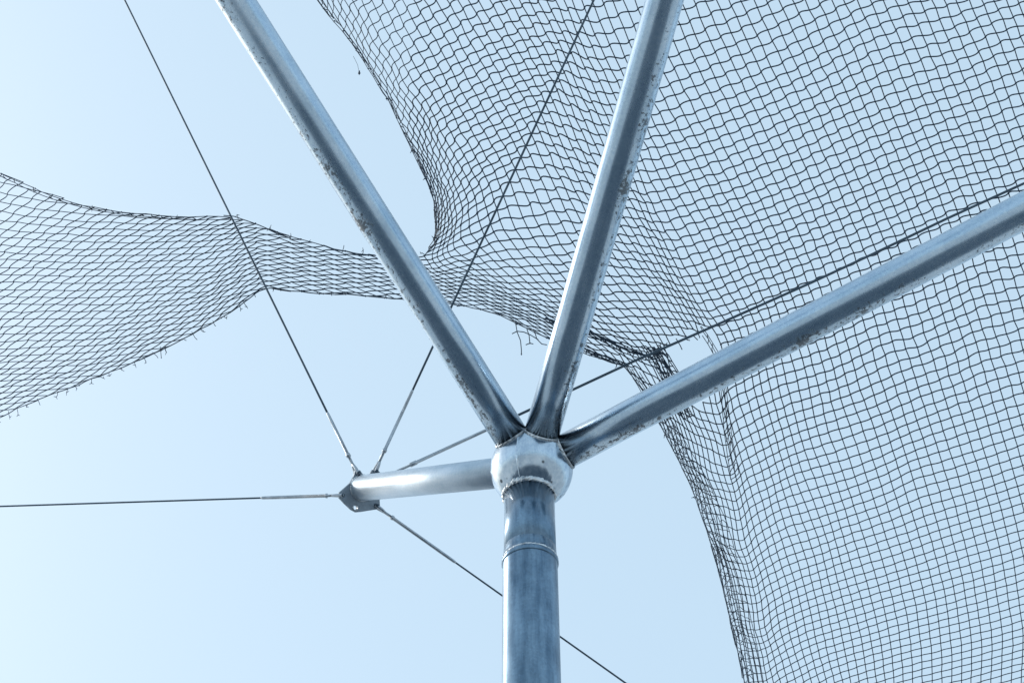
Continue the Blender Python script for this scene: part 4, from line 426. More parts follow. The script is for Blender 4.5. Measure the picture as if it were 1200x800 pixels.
80 31 10245 -2236 65,113 64,113 63,114 63,114 61,114 61,114 60,115 60,116 58,116 58,117 57,117 56,118 56,120 55,120 54,120 53,122 53,121 52,121 52,119 51,116 51,113 50,112 50,111 50,111 48,112 47,117 44,122 44,122 43,121 42,118 41,114 41,112 41,112 41,111 42,110 41,110 42,110 41,110 41,111 41,112 40,114 39,116 38,117 37,117 36,117 35,117 34,116 34,117 33,115 32,116 32,115 31,114 30,114 30,114 29,113 29,113 27,111 28,111 26,110 25,109 25,107 24,107 24,106 23,104 22,104 22,102 20,102 21,100 19,100 19,98 18,98 17,96 17,96 15,95 15,95 14,93 13,93 12,92 11,92 10,91 10,90 8,90 8,89 7,89 6,88 5,88 5,88 4,87 3,87 3,86 2,87 1,86 2,85 1,86 1,86 1,85 0,86 1,86 2,86 2,86 2,86 3,87 3,87 5,88 5,88 6,88 7,89 8,89 9,90 10,90 11,90 12,90 14,91 14,92 16,91 16,92 18,93 19,92 20,93 22,94 22,93
81 31 10380 -2276 64,113 63,114 63,114 62,114 61,114 60,115 60,115 59,116 58,116 58,117 56,118 56,118 56,119 54,120 54,120 53,120 53,120 52,118 51,116 52,114 50,112 51,111 49,110 49,112 46,118 45,120 45,120 44,121 44,120 42,117 42,115 42,112 41,112 41,111 41,111 41,111 42,111 41,111 41,113 40,113 40,115 39,116 38,117 36,117 36,117 35,117 34,117 33,116 32,116 32,115 31,115 31,114 29,114 30,113 28,113 28,112 27,112 26,110 26,110 25,109 24,107 24,107 22,106 22,104 22,104 21,102 20,102 20,101 19,99 18,99 17,98 17,96 16,97 15,95 15,94 13,94 13,93 12,93 11,91 10,92 10,90 8,90 8,90 7,89 6,89 6,88 5,88 4,87 3,87 3,87 3,87 2,86 1,86 2,86 1,86 1,86 1,86 2,86 1,86 2,87 3,87 2,87 4,87 4,87 5,88 6,89 6,88 8,89 8,90 10,90 11,90 11,90 13,91 14,92 15,91 16,92 17,92 19,93 19,93 21,93 22,94 24,94
82 32 10578 -2202 62,114 62,114 62,115 60,114 60,115 60,116 58,116 58,116 57,117 56,118 56,118 55,118 54,120 54,119 53,119 52,118 52,117 51,115 51,114 50,112 49,113 48,114 47,117 46,118 45,118 45,119 44,118 45,118 44,116 42,113 42,112 42,112 41,111 41,112 41,111 41,112 41,113 41,113 40,114 39,116 38,116 38,117 36,117 36,117 34,117 34,117 33,116 32,115 31,115 31,115 30,114 29,114 28,113 28,113 27,112 27,111 25,111 25,109 25,109 23,108 23,106 22,106 22,104 20,104 21,103 19,101 19,101 19,100 17,99 17,98 17,97 15,96 15,96 14,94 14,94 12,94 12,92 11,92 10,92 9,91 9,90 8,90 7,89 6,89 6,89 5,88 4,87 4,88 3,87 3,87 2,87 2,86 2,86 2,87 1,86 1,86 2,87 2,86 2,87 2,87 3,87 3,87 4,88 5,88 5,88 7,89 7,89 8,89 9,90 10,90 11,90 13,91 13,91 14,92 16,92 17,92 17,92 20,93 20,93 22,94 23,94
83 32 10711 -2240 62,114 62,114 61,115 60,115 59,115 59,115 58,116 57,117 57,117 56,117 55,118 55,118 54,119 53,118 52,118 52,118 52,116 50,116 50,114 49,115 48,115 47,117 46,118 46,117 45,118 45,117 45,117 45,115 45,114 43,113 43,112 42,111 41,112 41,111 42,112 40,113 41,113 40,114 39,115 39,115 38,117 37,117 37,117 35,117 34,117 33,116 33,116 31,116 31,115 30,115 30,114 28,113 28,113 28,113 26,112 26,111 25,110 24,110 24,108 23,108 22,106 21,106 21,105 21,104 19,102 19,102 19,101 18,100 17,99 16,98 16,97 15,97 15,96 13,95 14,94 12,93 11,93 11,93 10,91 10,91 8,91 8,90 7,90 6,89 6,89 5,88 5,88 4,88 3,87 3,87 3,87 2,87 2,87 2,86 2,87 2,86 1,87 2,87 2,86 3,87 2,88 4,87 4,88 4,88 5,88 6,89 7,89 8,89 8,90 10,90 11,90 11,91 13,91 14,91 15,92 16,92 17,92 19,93 20,93 21,94 22,94 24,94
84 32 10845 -2278 61,114 61,115 60,114 60,115 58,116 59,115 57,116 57,117 56,117 56,117 55,117 54,118 54,118 52,118 52,118 52,117 50,116 50,117 50,116 48,116 47,117 46,118 46,118 46,117 45,117 45,116 46,115 45,115 44,113 44,112 43,111 43,111 42,112 41,111 41,113 40,112 41,114 39,114 39,116 39,115 37,117 37,117 36,117 35,116 34,117 33,117 32,116 31,115 30,115 30,115 29,114 28,113 27,113 27,113 26,111 25,111 25,111 24,109 23,109 22,107 21,107 21,106 21,104 20,104 19,103 18,102 18,101 17,100 17,99 16,99 15,97 15,97 14,96 14,95 12,95 12,93 12,94 10,92 10,92 10,91 8,91 8,90 7,90 7,90 5,89 6,88 4,89 4,88 4,87 3,88 3,87 3,87 2,87 2,87 2,86 2,87 2,87 2,87 2,87 2,87 3,87 3,88 4,88 4,88 5,88 6,88 6,89 8,90 8,89 9,90 10,91 11,90 12,91 14,91 14,92 16,92 16,93 18,92 19,93 21,94 22,94 23,94
85 33 11039 -2201 60,115 59,114 59,115 58,116 58,115 57,116 57,117 55,116 56,118 54,117 54,117 53,118 52,118 52,117 51,117 50,117 49,117 49,117 47,118 47,118 46,118 46,118 45,117 45,116 46,116 45,114 45,114 45,112 44,111 44,112 42,111 42,111 41,112 41,112 41,113 39,114 40,114 38,116 38,116 37,116 37,117 35,116 35,117 33,117 33,116 32,116 30,115 30,115 30,115 28,114 28,114 27,112 26,113 25,111 25,111 24,110 23,110 23,108 22,108 21,107 20,106 20,104 19,104 19,103 18,102 17,102 17,100 16,99 16,99 15,98 14,97 14,96 13,95 12,95 12,94 11,93 11,93 9,92 9,92 9,91 8,90 7,90 6,90 6,89 6,89 4,88 5,89 3,88 4,87 3,88 3,87 2,87 2,87 2,87 2,87 2,87 2,87 2,87 3,87 3,88 3,87 3,88 5,88 4,89 6,88 6,89 7,89 8,90 8,90 10,90 10,90 12,91 13,92 13,91 15,92 16,92 18,93 18,93 20,93 21,94 23,94
86 33 11171 -2238 59,115 59,115 58,115 58,115 57,116 56,116 56,116 56,117 54,116 54,117 54,118 52,117 52,118 52,117 50,117 50,118 48,117 48,118 47,119 47,118 46,118 45,118 46,116 45,116 46,115 45,114 45,113 45,112 44,112 43,111 43,111 42,111 41,112 41,112 40,114 39,113 39,115 39,115 37,116 37,116 36,117 35,116 34,117 33,116 32,116 32,116 30,116 30,115 29,114 28,114 27,114 26,113 26,112 25,111 24,111 24,110 23,110 22,108 21,108 20,107 20,106 20,105 18,104 19,103 17,102 17,101 16,101 16,100 15,98 15,98 14,97 13,97 13,95 12,95 12,94 11,94 10,93 9,92 9,92 9,91 7,91 7,90 7,90 6,90 5,89 5,88 5,89 3,88 4,88 3,88 3,87 2,87 3,88 2,87 2,87 2,87 2,87 2,87 3,88 2,87 3,88 4,88 4,88 4,88 6,89 5,89 7,89 7,89 8,90 10,90 10,91 11,90 12,92 13,91 14,92 16,92 16,93 18,93 19,93 21,94 22,94 24,94
87 33 11302 -2275 59,115 58,115 57,115 57,116 57,115 56,116 56,116 54,117 55,116 53,117 53,117 52,118 52,117 51,117 50,118 49,118 48,118 48,118 47,118 46,119 46,118 45,117 46,117 45,115 45,115 46,114 45,112 44,112 44,112 43,111 43,111 42,112 41,112 41,112 39,113 40,114 38,115 38,115 37,116 36,116 36,116 35,116 33,117 33,116 32,116 31,116 30,115 30,115 28,115 28,114 27,113 26,113 25,112 24,112 24,111 23,110 22,109 22,109 21,107 20,107 20,106 18,105 19,105 17,103 17,102 17,102 16,100 15,100 15,99 14,98 14,98 13,96 12,96 12,95 11,94 11,94 10,93 9,93 9,92 8,91 8,91 7,91 7,90 6,90 5,89 5,89 4,88 4,89 4,88 3,87 3,88 2,88 3,87 2,87 2,88 2,87 2,87 3,87 2,88 3,87 2,88 4,88 4,88 4,88 5,89 5,89 6,89 7,89 8,90 9,90 9,91 10,90 12,91 13,92 13,91 15,92 16,93 17,93 19,93 20,94 21,94 23,94
88 34 11490 -2196 58,115 57,115 56,116 57,115 55,116 55,116 54,116 54,117 53,116 53,117 52,118 51,117 50,117 50,118 49,118 48,118 47,118 47,119 46,118 46,118 46,117 45,116 45,116 45,114 45,113 45,113 44,112 44,112 43,111 43,112 41,111 41,112 41,113 39,113 39,114 38,115 38,115 36,115 36,116 35,116 35,116 33,117 33,116 31,116 31,115 30,116 29,115 28,114 27,114 26,113 26,113 25,113 24,111 24,111 22,110 22,110 21,108 21,108 19,107 19,106 19,105 18,105 17,103 17,103 16,101 15,101 15,100 14,99 14,99 14,97 12,97 12,96 12,95 11,95 10,94 10,93 9,93 9,92 8,92 8,91 7,91 6,90 6,90 5,89 5,89 5,89 4,88 3,89 4,88 2,87 3,88 3,87 2,88 2,87 2,88 2,87 2,87 3,88 2,88 3,87 3,88 3,88 4,89 5,88 5,89 6,89 6,89 8,90 8,90 9,90 10,91 10,91 12,91 13,92 14,92 16,92 16,93 18,93 19,93 21,94 22,95
89 34 11620 -2232 56,115 57,115 56,116 55,115 55,116 55,116 54,116 53,116 53,117 52,117 52,117 50,117 50,117 50,118 48,118 48,118 48,118 46,118 46,118 46,118 46,117 45,116 45,115 45,114 45,114 44,113 44,112 44,112 42,111 43,112 41,112 41,112 40,113 39,113 39,114 38,115 37,115 36,115 36,116 34,116 34,116 33,116 32,116 32,116 30,115 29,115 29,115 28,115 27,114 26,113 25,113 25,112 24,112 23,111 22,110 21,110 21,108 20,108 19,107 19,106 18,106 18,104 16,104 17,103 15,101 15,101 15,101 14,99 14,98 12,98 13,97 12,96 11,96 11,95 10,94 10,93 9,93 8,93 8,92 8,91 6,91 7,90 6,90 5,90 5,89 4,89 4,88 4,89 3,88 3,88 3,87 2,88 2,88 2,87 2,87 2,88 2,87 3,88 2,88 3,87 2,88 4,88 3,89 5,88 4,89 6,89 6,89 6,90 8,90 8,90 10,90 10,91 11,91 13,92 13,92 14,92 16,92 17,93 18,94 20,94 21,94 23,94
90 34 11748 -2267 56,115 56,115 55,115 55,116 55,115 54,116 53,116 53,116 53,116 51,117 52,117 50,117 50,117 49,118 48,118 48,118 47,118 47,118 46,117 46,117 45,117 46,116 45,115 44,114 45,114 44,113 44,112 43,112 42,112 42,112 41,113 41,112 40,113 39,114 38,114 37,114 37,115 36,115 35,116 35,115 33,116 33,116 32,116 31,116 30,115 29,115 28,115 28,114 26,114 26,114 25,113 24,112 24,112 22,111 22,110 21,110 21,109 19,108 19,107 19,106 17,106 17,104 17,104 16,103 15,102 15,101 14,101 14,99 13,99 12,98 13,97 11,96 11,96 11,95 10,94 9,94 9,93 8,93 8,92 7,91 7,91 6,91 6,90 6,89 4,90 5,89 4,88 3,89 3,88 3,88 3,88 2,88 2,87 2,88 2,87 2,88 2,87 2,88 2,87 3,88 2,88 3,88 4,88 4,89 4,89 5,89 5,89 7,89 7,90 8,90 8,91 10,90 10,91 12,92 13,91 13,92 15,93 17,93 17,93 19,94 20,94
91 35 11931 -2187 55,115 55,115 54,115 54,115 54,116 53,116 53,116 52,116 51,117 51,116 50,117 50,118 49,117 48,118 48,117 47,118 46,117 47,118 45,117 46,116 45,116 45,115 44,114 44,114 44,113 43,113 43,112 42,112 42,113 41,112 40,113 40,113 38,114 38,114 38,114 36,115 36,115 34,115 34,116 34,116 32,115 31,116 31,116 30,115 29,115 28,115 27,115 26,114 26,113 24,113 24,112 23,112 23,111 21,111 21,109 20,109 19,109 19,107 18,106 17,106 17,105 16,104 16,103 15,102 14,101 14,101 13,100 13,99 13,98 11,97 12,97 10,96 11,95 9,94 10,94 8,93 9,93 7,92 7,92 7,91 6,90 6,91 5,89 5,90 4,89 4,89 4,88 3,89 3,88 2,87 2,88 2,88 2,87 2,88 2,88 2,87 1,88 2,87 3,88 2,88 3,88 3,88 3,89 4,88 4,89 6,89 5,90 7,89 7,90 8,91 9,90 10,91 11,91 12,92 13,92
92 35 12057 -2222 55,115 54,115 54,115 53,115 53,116 53,115 52,116 52,116 51,117 51,116 50,117 49,117 49,117 48,117 48,118 47,117 46,117 46,117 46,117 45,116 45,115 45,115 44,115 44,114 44,113 43,113 42,113 42,112 41,113 41,113 40,113 39,113 38,114 38,114 37,114 36,115 36,115 34,115 34,116 33,115 32,116 31,115 30,116 30,115 28,115 28,115 27,115 26,114 25,113 25,113 23,113 23,112 22,111 21,111 21,109 19,110 20,108 18,107 18,107 17,106 16,105 16,104 15,103 15,103 14,101 13,101 13,100 13,99 12,98 11,98 11,97 11,96 10,95 9,95 9,94 9,93 8,93 7,92 8,92 6,91 6,91 6,90 5,90 5,89 4,89 4,89 3,89 3,88 3,88 2,88 2,88 2,88 2,87 2,88 1,87 2,88 1,87 2,88 2,88 2,88 2,88 3,88 3,88 3,89 4,88
93 35 12182 -2257 54,115 54,115 53,115 53,115 53,115 52,116 52,115 51,116 51,116 50,117 50,116 49,117 49,117 48,117 48,117 47,117 46,117 46,117 46,116 45,116 45,115 45,115 44,114 43,114 44,114 42,113 43,113 41,113 41,113 40,113 40,113 39,114 38,113 37,115 37,114 36,115 35,115 34,115 34,115 32,116 32,115 31,116 30,115 29,116 28,115 28,115 27,114 25,114 25,114 24,113 24,113 22,112 22,111 21,111 20,110 20,109 18,109 19,107 17,107 17,106 16,105 15,105 15,103 14,103 14,102 13,100 13,101 12,99 12,98 11,98 11,97 10,96 10,96 9,94 9,95
94 36 12360 -2176 53,114 53,115 53,115 52,115 52,115 51,116 51,116 51,116 50,116 49,116 49,116 49,117 48,117 47,116 47,117 47,117 46,116 45,116 45,116 45,115 44,115 44,114 44,114 43,114 42,113 42,114 42,113 40,113 40,113 40,114 38,113 38,114 37,114 36,115 36,115 35,115 34,115 33,115 32,115 32,116 30,115 30,116 29,115 28,115 28,115 26,115 26,114 24,114 24,113 23,113 23,112 21,112 21,110 20,111 19,109 18,109 18,108 17,107 17,106 15,105 16,105 14,104 14,102 14,102
95 36 12483 -2211 52,115 53,114 52,115 52,115 51,115 51,116 51,115 50,116 50,116 49,116 49,116 48,116 48,116 48,117 47,116 46,116 46,117 46,115 45,116 44,115 44,115 44,114 44,114 42,114 43,114 41,113 41,114 41,113 39,114 40,113 38,114 38,114 36,114 36,115 36,114 34,115 34,115 33,116 32,115 31,116 31,115 29,115 29,116 28,115 27,115 26,115 25,114 25,114 24,113 23,113 22,113 21,111 20,111 20,111 19,109 18,109 18,108
96 36 12604 -2245 53,115 51,114 52,115 52,114 51,115 50,115 51,116 50,115 49,116 49,115 49,116 48,116 48,116 47,116 47,116 47,116 46,116 45,116 45,115 45,115 44,115 43,115 43,114 43,114 42,113 42,114 40,114 41,113 39,114 39,114 38,114 38,114 36,114 36,114 35,115 34,115 34,115 33,115 31,116 31,115 31,116 29,115 29,115 27,116 27,115 26,115 25,114 25,114 23,114 23,113 22,112
97 36 12725 -2279 52,114 51,115 52,114 51,115 50,114 51,115 50,115 50,115 49,116 49,115 48,116 49,116 47,115 47,116 47,116 46,116 46,115 46,116 45,115 44,115 44,114 44,115 43,114 42,114 42,114 41,114 41,114 40,113 39,114 39,114 38,114 37,114 36,115 36,114 35,115 34,115 33,115 33,115 32,115 30,116 30,115 30,116 28,115 27,116 27,115 26,115
98 37 12896 -2198 51,114 51,114 51,114 50,115 50,114 50,115 50,115 49,115 48,115 49,115 48,116 47,115 48,116 46,115 46,116 46,115 46,115 45,116 44,114 44,115 43,115 43,114 42,114 42,114 41,114 41,114 40,114 39,114 38,114 38,114 37,114 36,114 36,115 35,114 34,115 33,115 32,116 31,115 31,115 30,116 29,115
99 37 13015 -2232 50,114 51,114 50,114 50,114 50,114 50,115 49,114 49,115 48,115 49,115 47,115 48,116 47,115 46,115 47,115 45,116 46,115 45,115 44,114 44,115 43,114 43,115 42,114 42,114 41,114 40,114 40,114 39,114 38,114 38,114 37,114 36,115 35,114 35,115 34,115 33,115 32,115
100 37 13132 -2266 51,114 50,113 50,114 49,114 50,114 49,115 49,114 49,115 48,114 48,115 48,115 47,115 47,115 47,115 46,115 46,115 45,115 45,115 44,114 44,115 43,114 43,115 42,114 42,114 41,114 40,114 40,114 39,114 38,114 37,114 37,115 36,114 35,115 35,114
101 38 13299 -2186 50,113 49,114 50,114 49,114 49,114 49,114 48,114 48,115 48,114 48,115 47,115 47,114 47,115 46,115 45,115 46,114 44,115 45,115 44,114 43,115 43,114 42,114 41,114 41,115 40,114 40,114 39,114 38,114 37,114 37,114
102 38 13415 -2220 49,114 49,113 49,113 49,114 49,114 48,114 49,114 48,114 48,114 47,115 47,114 47,115 47,114 46,115 45,115 46,114 44,115 45,114 44,115 43,114 43,114 42,115 41,114 41,114 40,114 40,114 39,114
103 38 13529 -2253 49,113 49,113 49,113 49,113 48,114 48,114 49,113 47,114 48,114 47,115 48,114 46,114 47,115 46,114 46,115 45,114 45,114 44,115 44,114 43,115 43,114 42,114 42,114 41,115
104 39 13692 -2174 48,113 49,113 48,113 48,113 49,113 47,114 48,114 48,114 47,113 47,115 47,114 46,114 46,114 46,115 45,114 45,114 45,115 44,114 43,114 43,115
105 39 13804 -2208 48,113 49,112 48,113 48,113 48,113 48,114 47,113 48,114 47,114 47,113 47,114 46,114 46,115 46,114 45,114 45,114 45,115
106 39 13916 -2242 48,113 48,112 48,113 48,112 47,113 48,113 48,114 47,113 47,114 47,113 47,114 46,114 47,114 45,114 46,114
107 39 14027 -2275 48,112 47,112 48,112 48,113 47,112 48,113 47,113 48,113 47,114 47,113 46,114 47,114
108 40 14185 -2197 47,112 47,112 48,112 47,112 48,113 47,113 47,113 47,113 47,113
109 40 14294 -2231 47,111 47,112 47,112 48,112 47,113 47,112 47,113
110 40 14402 -2265 47,111 47,111 47,112 47,112 47,112
111 41 14556 -2188 47,111
973 46 -2383 5868 100,-4
974 45 -2389 5776 113,21 112,16
975 44 -2395 5685 113,21 114,18 116,15 106,-19
976 44 -2289 5615 115,18 116,15 119,12 119,6 102,-44
977 43 -2297 5525 116,18 117,15 118,12 120,8 123,5 116,-17
978 42 -2305 5436 116,18 117,15 119,12 120,9 122,6 124,2 126,-2 115,-34
979 41 -2315 5348 117,17 117,15 119,13 121,10 122,6 124,3 126,-1 127,-4 129,-9 117,-42
980 40 -2325 5260 117,17 118,15 119,13 121,10 122,8 124,4 126,0 127,-3 129,-7 129,-10 131,-14 120,-45
981 39 -2335 5171 117,18 118,15 120,14 121,11 122,8 124,5 126,1 127,-1 128,-5 130,-9 130,-12 132,-16 132,-18 123,-43
982 38 -2346 5083 117,18 118,15 120,14 122,12 122,9 124,6 126,3 127,0 128,-4 130,-7 130,-10 132,-14 132,-16 132,-19 133,-21 124,-39 120,-51
983 37 -2358 4994 117,18 119,16 120,15 122,12 123,10 124,7 126,4 127,1 128,-2 129,-5 131,-8 131,-12 132,-15 133,-16 132,-19 133,-19 133,-20 123,-39
984 36 -2371 4906 118,17 120,17 120,15 122,13 123,10 124,9 126,5 127,3 128,0 130,-4 131,-7 131,-9 132,-13 133,-15 132,-17 133,-18 133,-17 133,-17 133,-16
985 35 -2383 4816 118,18 119,17 121,16 122,13 123,12 125,9 126,7 127,4 128,1 130,-1 131,-5 131,-8 133,-11 132,-13 133,-15 133,-16 133,-17 133,-15 133,-15 133,-12 120,-38
986 34 -2397 4726 119,19 119,17 121,16 122,14 124,13 125,10 126,8 127,6 129,2 130,1 131,-3 132,-6 132,-9 133,-11 133,-13 133,-15 133,-15 134,-15 133,-13 133,-12 133,-9 127,-23
987 34 -2292 4654 120,18 121,16 123,15 123,14 125,11 127,10 127,7 129,4 130,2 132,-1 132,-4 132,-7 134,-9 133,-11 133,-14 134,-13 133,-14 133,-12 133,-11 133,-9 133,-8 132,-7 120,-38
988 33 -2306 4563 120,18 121,17 123,16 124,14 125,13 127,10 128,8 129,6 130,4 132,1 132,-2 133,-4 134,-8 133,-9 134,-12 134,-12 133,-13 133,-11 134,-10 133,-8 133,-7 132,-8 131,-8 128,-15 115,-44
989 32 -2321 4470 120,19 122,18 123,16 124,16 126,13 126,12 129,9 129,8 131,5 131,3 133,0 134,-2 134,-6 134,-7 134,-10 134,-10 133,-12 134,-10 133,-9 133,-7 133,-7 132,-7 132,-8 130,-7 130,-7 118,-29 111,-43
990 31 -2336 4377 120,19 122,19 123,17 125,16 125,14 127,13 129,11 129,9 131,7 132,4 134,3 133,-1 135,-3 134,-5 135,-8 134,-9 134,-10 134,-9 134,-8 133,-6 133,-6 132,-7 131,-7 131,-8 129,-7 127,-9 123,-14 116,-32 113,-43 112,-44
991 30 -2352 4282 121,20 122,19 123,18 124,17 126,16 128,14 128,12 130,10 131,8 133,7 133,3 135,2 134,-1 136,-3 135,-5 135,-8 134,-8 134,-8 134,-7 133,-6 133,-4 133,-5 131,-8 131,-7 129,-9 127,-10 123,-13 122,-18 121,-22 123,-26 113,-46 111,-51
992 29 -2369 4186 121,21 122,20 124,19 125,17 126,17 127,15 129,13 130,12 132,9 132,8 134,6 135,3 135,1 136,-1 136,-3 135,-5 135,-7 135,-7 133,-7 134,-5 133,-2 133,-4 132,-6 130,-9 130,-9 127,-10 124,-14 123,-16 122,-18 123,-23 123,-25 124,-23 112,-49
993 28 -2386 4089 121,21 123,21 123,19 125,19 126,17 128,16 129,15 130,13 132,11 133,9 134,7 135,5 136,3 136,1 137,-1 136,-4 135,-5 135,-6 134,-6 133,-5 134,-3 133,-3 132,-5 131,-7 130,-9 128,-10 125,-12 124,-16 122,-16 124,-18 123,-23 125,-24 126,-19 118,-29
994 28 -2282 4012 122,21 124,21 125,19 126,19 128,17 129,15 131,14 131,12 133,11 135,8 135,7 136,4 137,3 137,0 137,-1 136,-4 135,-5 134,-6 134,-6 132,-4 133,-4 133,-4 132,-5 131,-6 129,-8 127,-11 124,-15 124,-15 123,-15 125,-19 125,-23 125,-19 127,-15 121,-20 102,-55
995 27 -2300 3913 122,22 124,21 125,20 127,19 127,18 130,17 130,15 132,13 133,12 134,9 136,8 136,6 137,4 138,2 137,0 137,-3 136,-4 134,-5 134,-7 132,-5 133,-4 133,-4 133,-3 132,-3 131,-5 128,-9 126,-14 124,-15 124,-14 125,-16 125,-20 126,-19 126,-15 126,-13 124,-14 105,-53
996 26 -2319 3811 123,23 123,23 126,21 126,20 128,19 129,17 131,16 131,14 134,13 134,11 135,9 137,7 137,5 138,3 137,1 138,-2 136,-3 136,-4 134,-6 133,-6 133,-4 133,-3 133,-3 133,-2 133,-2 130,-5 127,-11 125,-14 125,-15 125,-15 125,-17 125,-18 126,-15 126,-13 124,-16 121,-23 118,-33 105,-59 102,-62
997 25 -2338 3709 122,24 124,23 125,22 127,21 128,19 129,19 130,17 132,15 133,14 134,12 136,10 136,8 137,5 138,4 138,2 137,0 137,-2 137,-4 136,-4 134,-5 134,-4 133,-3 133,-2 134,-1 133,-1 133,-2 129,-7 126,-12 125,-14 125,-15 125,-16 125,-16 126,-14 125,-14 125,-15 121,-23 118,-33 117,-39 116,-38 99,-52
998 24 -2358 3604 123,25 123,24 126,23 126,22 128,21 129,19 130,18 132,16 133,15 134,13 135,11 136,9 137,7 138,4 137,3 138,1 137,-1 138,-2 137,-3 137,-4 135,-4 134,-2 133,-2 134,-1 134,1 133,0 132,-3 129,-9 125,-13 125,-15 125,-15 124,-16 126,-13 125,-12 125,-15 122,-22 119,-32 117,-37 116,-37 115,-33 93,-44
999 23 -2378 3498 122,26 124,25 125,24 126,23 128,22 129,20 130,19 132,17 133,16 134,14 135,12 135,10 137,7 137,6 138,4 137,1 138,0 138,0 138,-2 138,-2 138,-3 136,-2 134,-1 134,-1 133,1 133,0 134,0 131,-5 128,-10 125,-15 124,-15 124,-14 126,-13 126,-11 126,-12 123,-20 119,-31 117,-36 116,-36 115,-32 112,-22 86,-43
1000 22 -2399 3390 122,27 124,27 125,25 126,23 128,23 129,21 130,20 131,19 133,17 133,15 135,13 136,11 136,8 137,7 137,5 138,3 138,1 138,0 138,-1 139,-1 140,-1 139,-1 136,-1 134,0 133,1 133,0 133,-1 133,-2 130,-6 127,-13 124,-14 124,-14 126,-11 127,-10 127,-9 124,-17 120,-30 117,-35 117,-34 115,-31 111,-22 111,-10 125,-20 125,25 125,12
1001 22 -2298 3309 124,27 125,26 126,25 127,24 129,22 130,21 131,20 132,18 134,16 134,14 135,12 136,11 137,8 137,5 138,4 137,3 139,1 139,1 139,0 141,-1 141,0 138,1 136,1 133,0 133,0 133,-1 133,-2 132,-5 128,-9 125,-12 125,-13 126,-10 128,-8 129,-6 125,-13 121,-28 118,-34 117,-34 115,-29 111,-22 111,-12 121,19 126,31 128,28
1002 21 -2320 3199 124,28 125,28 126,26 127,24 128,24 130,22 131,20 132,19 133,18 134,15 135,14 136,12 137,9 137,8 137,5 138,4 139,2 139,2 140,1 141,0 142,1 141,2 137,2 135,1 133,-1 134,-1 133,-3 132,-3 130,-7 126,-10 126,-10 127,-9 128,-7 130,-5 128,-8 121,-25 119,-32 118,-33 114,-28 111,-22 112,-14 123,22 127,33 128,41
1003 20 -2342 3087 124,30 124,28 126,27 127,26 128,25 129,23 131,21 132,21 133,18 134,17 135,16 135,13 137,11 137,9 137,7 138,6 139,3 139,3 141,1 141,2 143,1 142,3 140,4 137,2 134,-1 134,-2 133,-3 133,-2 130,-5 128,-8 126,-9 128,-8 129,-6 132,-3 129,-5 124,-19 119,-30 118,-31 114,-27 111,-23 113,-16 125,25 128,34 128,43
1004 19 -2364 2974 123,31 125,30 125,28 127,27 127,25 129,24 131,23 131,21 133,20 134,19 135,17 135,15 136,13 137,11 138,9 138,7 139,5 139,4 141,2 142,2 142,2 142,5 142,5 140,2 136,-1 136,-2 134,-2 133,-2 130,-3 129,-6 127,-8 129,-7 130,-6 132,-3 131,-2 127,-12 120,-26 118,-30 113,-27 112,-23 114,-15 127,25 129,36 129,44
1005 18 -2386 2859 123,32 124,31 125,30 126,28 127,26 129,25 130,24 131,23 133,21 133,20 135,18 135,17 136,15 137,13 138,12 138,9 139,7 140,5 140,3 142,3 141,4 142,5 142,5 142,4 140,-1 138,-2 135,-2 133,-1 132,-2 129,-4 129,-7 129,-7 131,-6 133,-3 131,-1 129,-7 123,-20 118,-28 114,-26 113,-23 116,-12 128,24 130,37 129,47
1006 18 -2286 2777 124,32 124,30 126,29 127,28 129,26 129,25 131,23 132,23 133,21 134,20 135,18 137,17 136,16 138,14 138,11 139,10 140,7 140,5 141,4 141,5 140,5 142,6 143,4 142,1 140,-2 137,-2 135,0 133,-1 131,-3 131,-6 130,-7 132,-5 132,-3 131,-3 129,-6 126,-14 121,-23 116,-24 115,-21 119,-9 128,23 130,38 131,48
1007 17 -2309 2660 124,34 124,31 125,31 127,28 128,27 129,26 130,25 132,23 132,22 134,21 135,20 136,19 137,18 137,16 139,15 138,12 140,10 140,7 140,6 140,6 140,6 142,6 142,5 143,2 140,0 139,-1 136,-1 136,0 134,-2 133,-5 132,-7 133,-5 132,-3 130,-3 130,-6 128,-12 124,-18 119,-21 118,-18 120,-6 129,24 132,38 131,49
1008 16 -2331 2543 123,35 123,33 125,31 126,29 128,28 128,27 130,25 131,25 132,23 134,22 134,21 136,21 136,20 138,18 138,17 138,16 139,13 140,10 140,9 140,7 140,7 141,6 142,6 143,4 140,1 139,-1 138,0 138,0 136,-1 137,-3 134,-6 134,-5 133,-3 131,-4 130,-6 129,-11 127,-14 123,-17 121,-16 122,-4 130,27 132,38 132,49
1009 15 -2353 2425 122,36 123,34 124,32 126,31 126,28 128,28 129,26 131,25 132,24 133,23 134,22 135,22 136,21 137,21 138,19 138,19 139,17 139,14 139,12 140,9 140,8 142,7 142,7 142,6 141,2 139,0 139,0 138,1 140,0 140,-2 137,-4 136,-5 134,-3 131,-4 131,-5 130,-11 131,-13 127,-13 122,-13 124,-1 133,29 132,39 132,50
1010 14 -2375 2305 121,38 123,35 124,33 124,32 126,30 128,28 128,27 130,25 131,25 132,23 134,23 134,23 136,22 136,22 138,21 138,22 138,20 139,19 139,15 139,12 141,9 142,10 142,8 143,7 141,4 139,1 139,1 140,1 142,2 143,1 140,-3 138,-4 136,-3 133,-3 131,-6 131,-9 133,-10 132,-12 124,-12 127,3 133,30 133,40 132,51
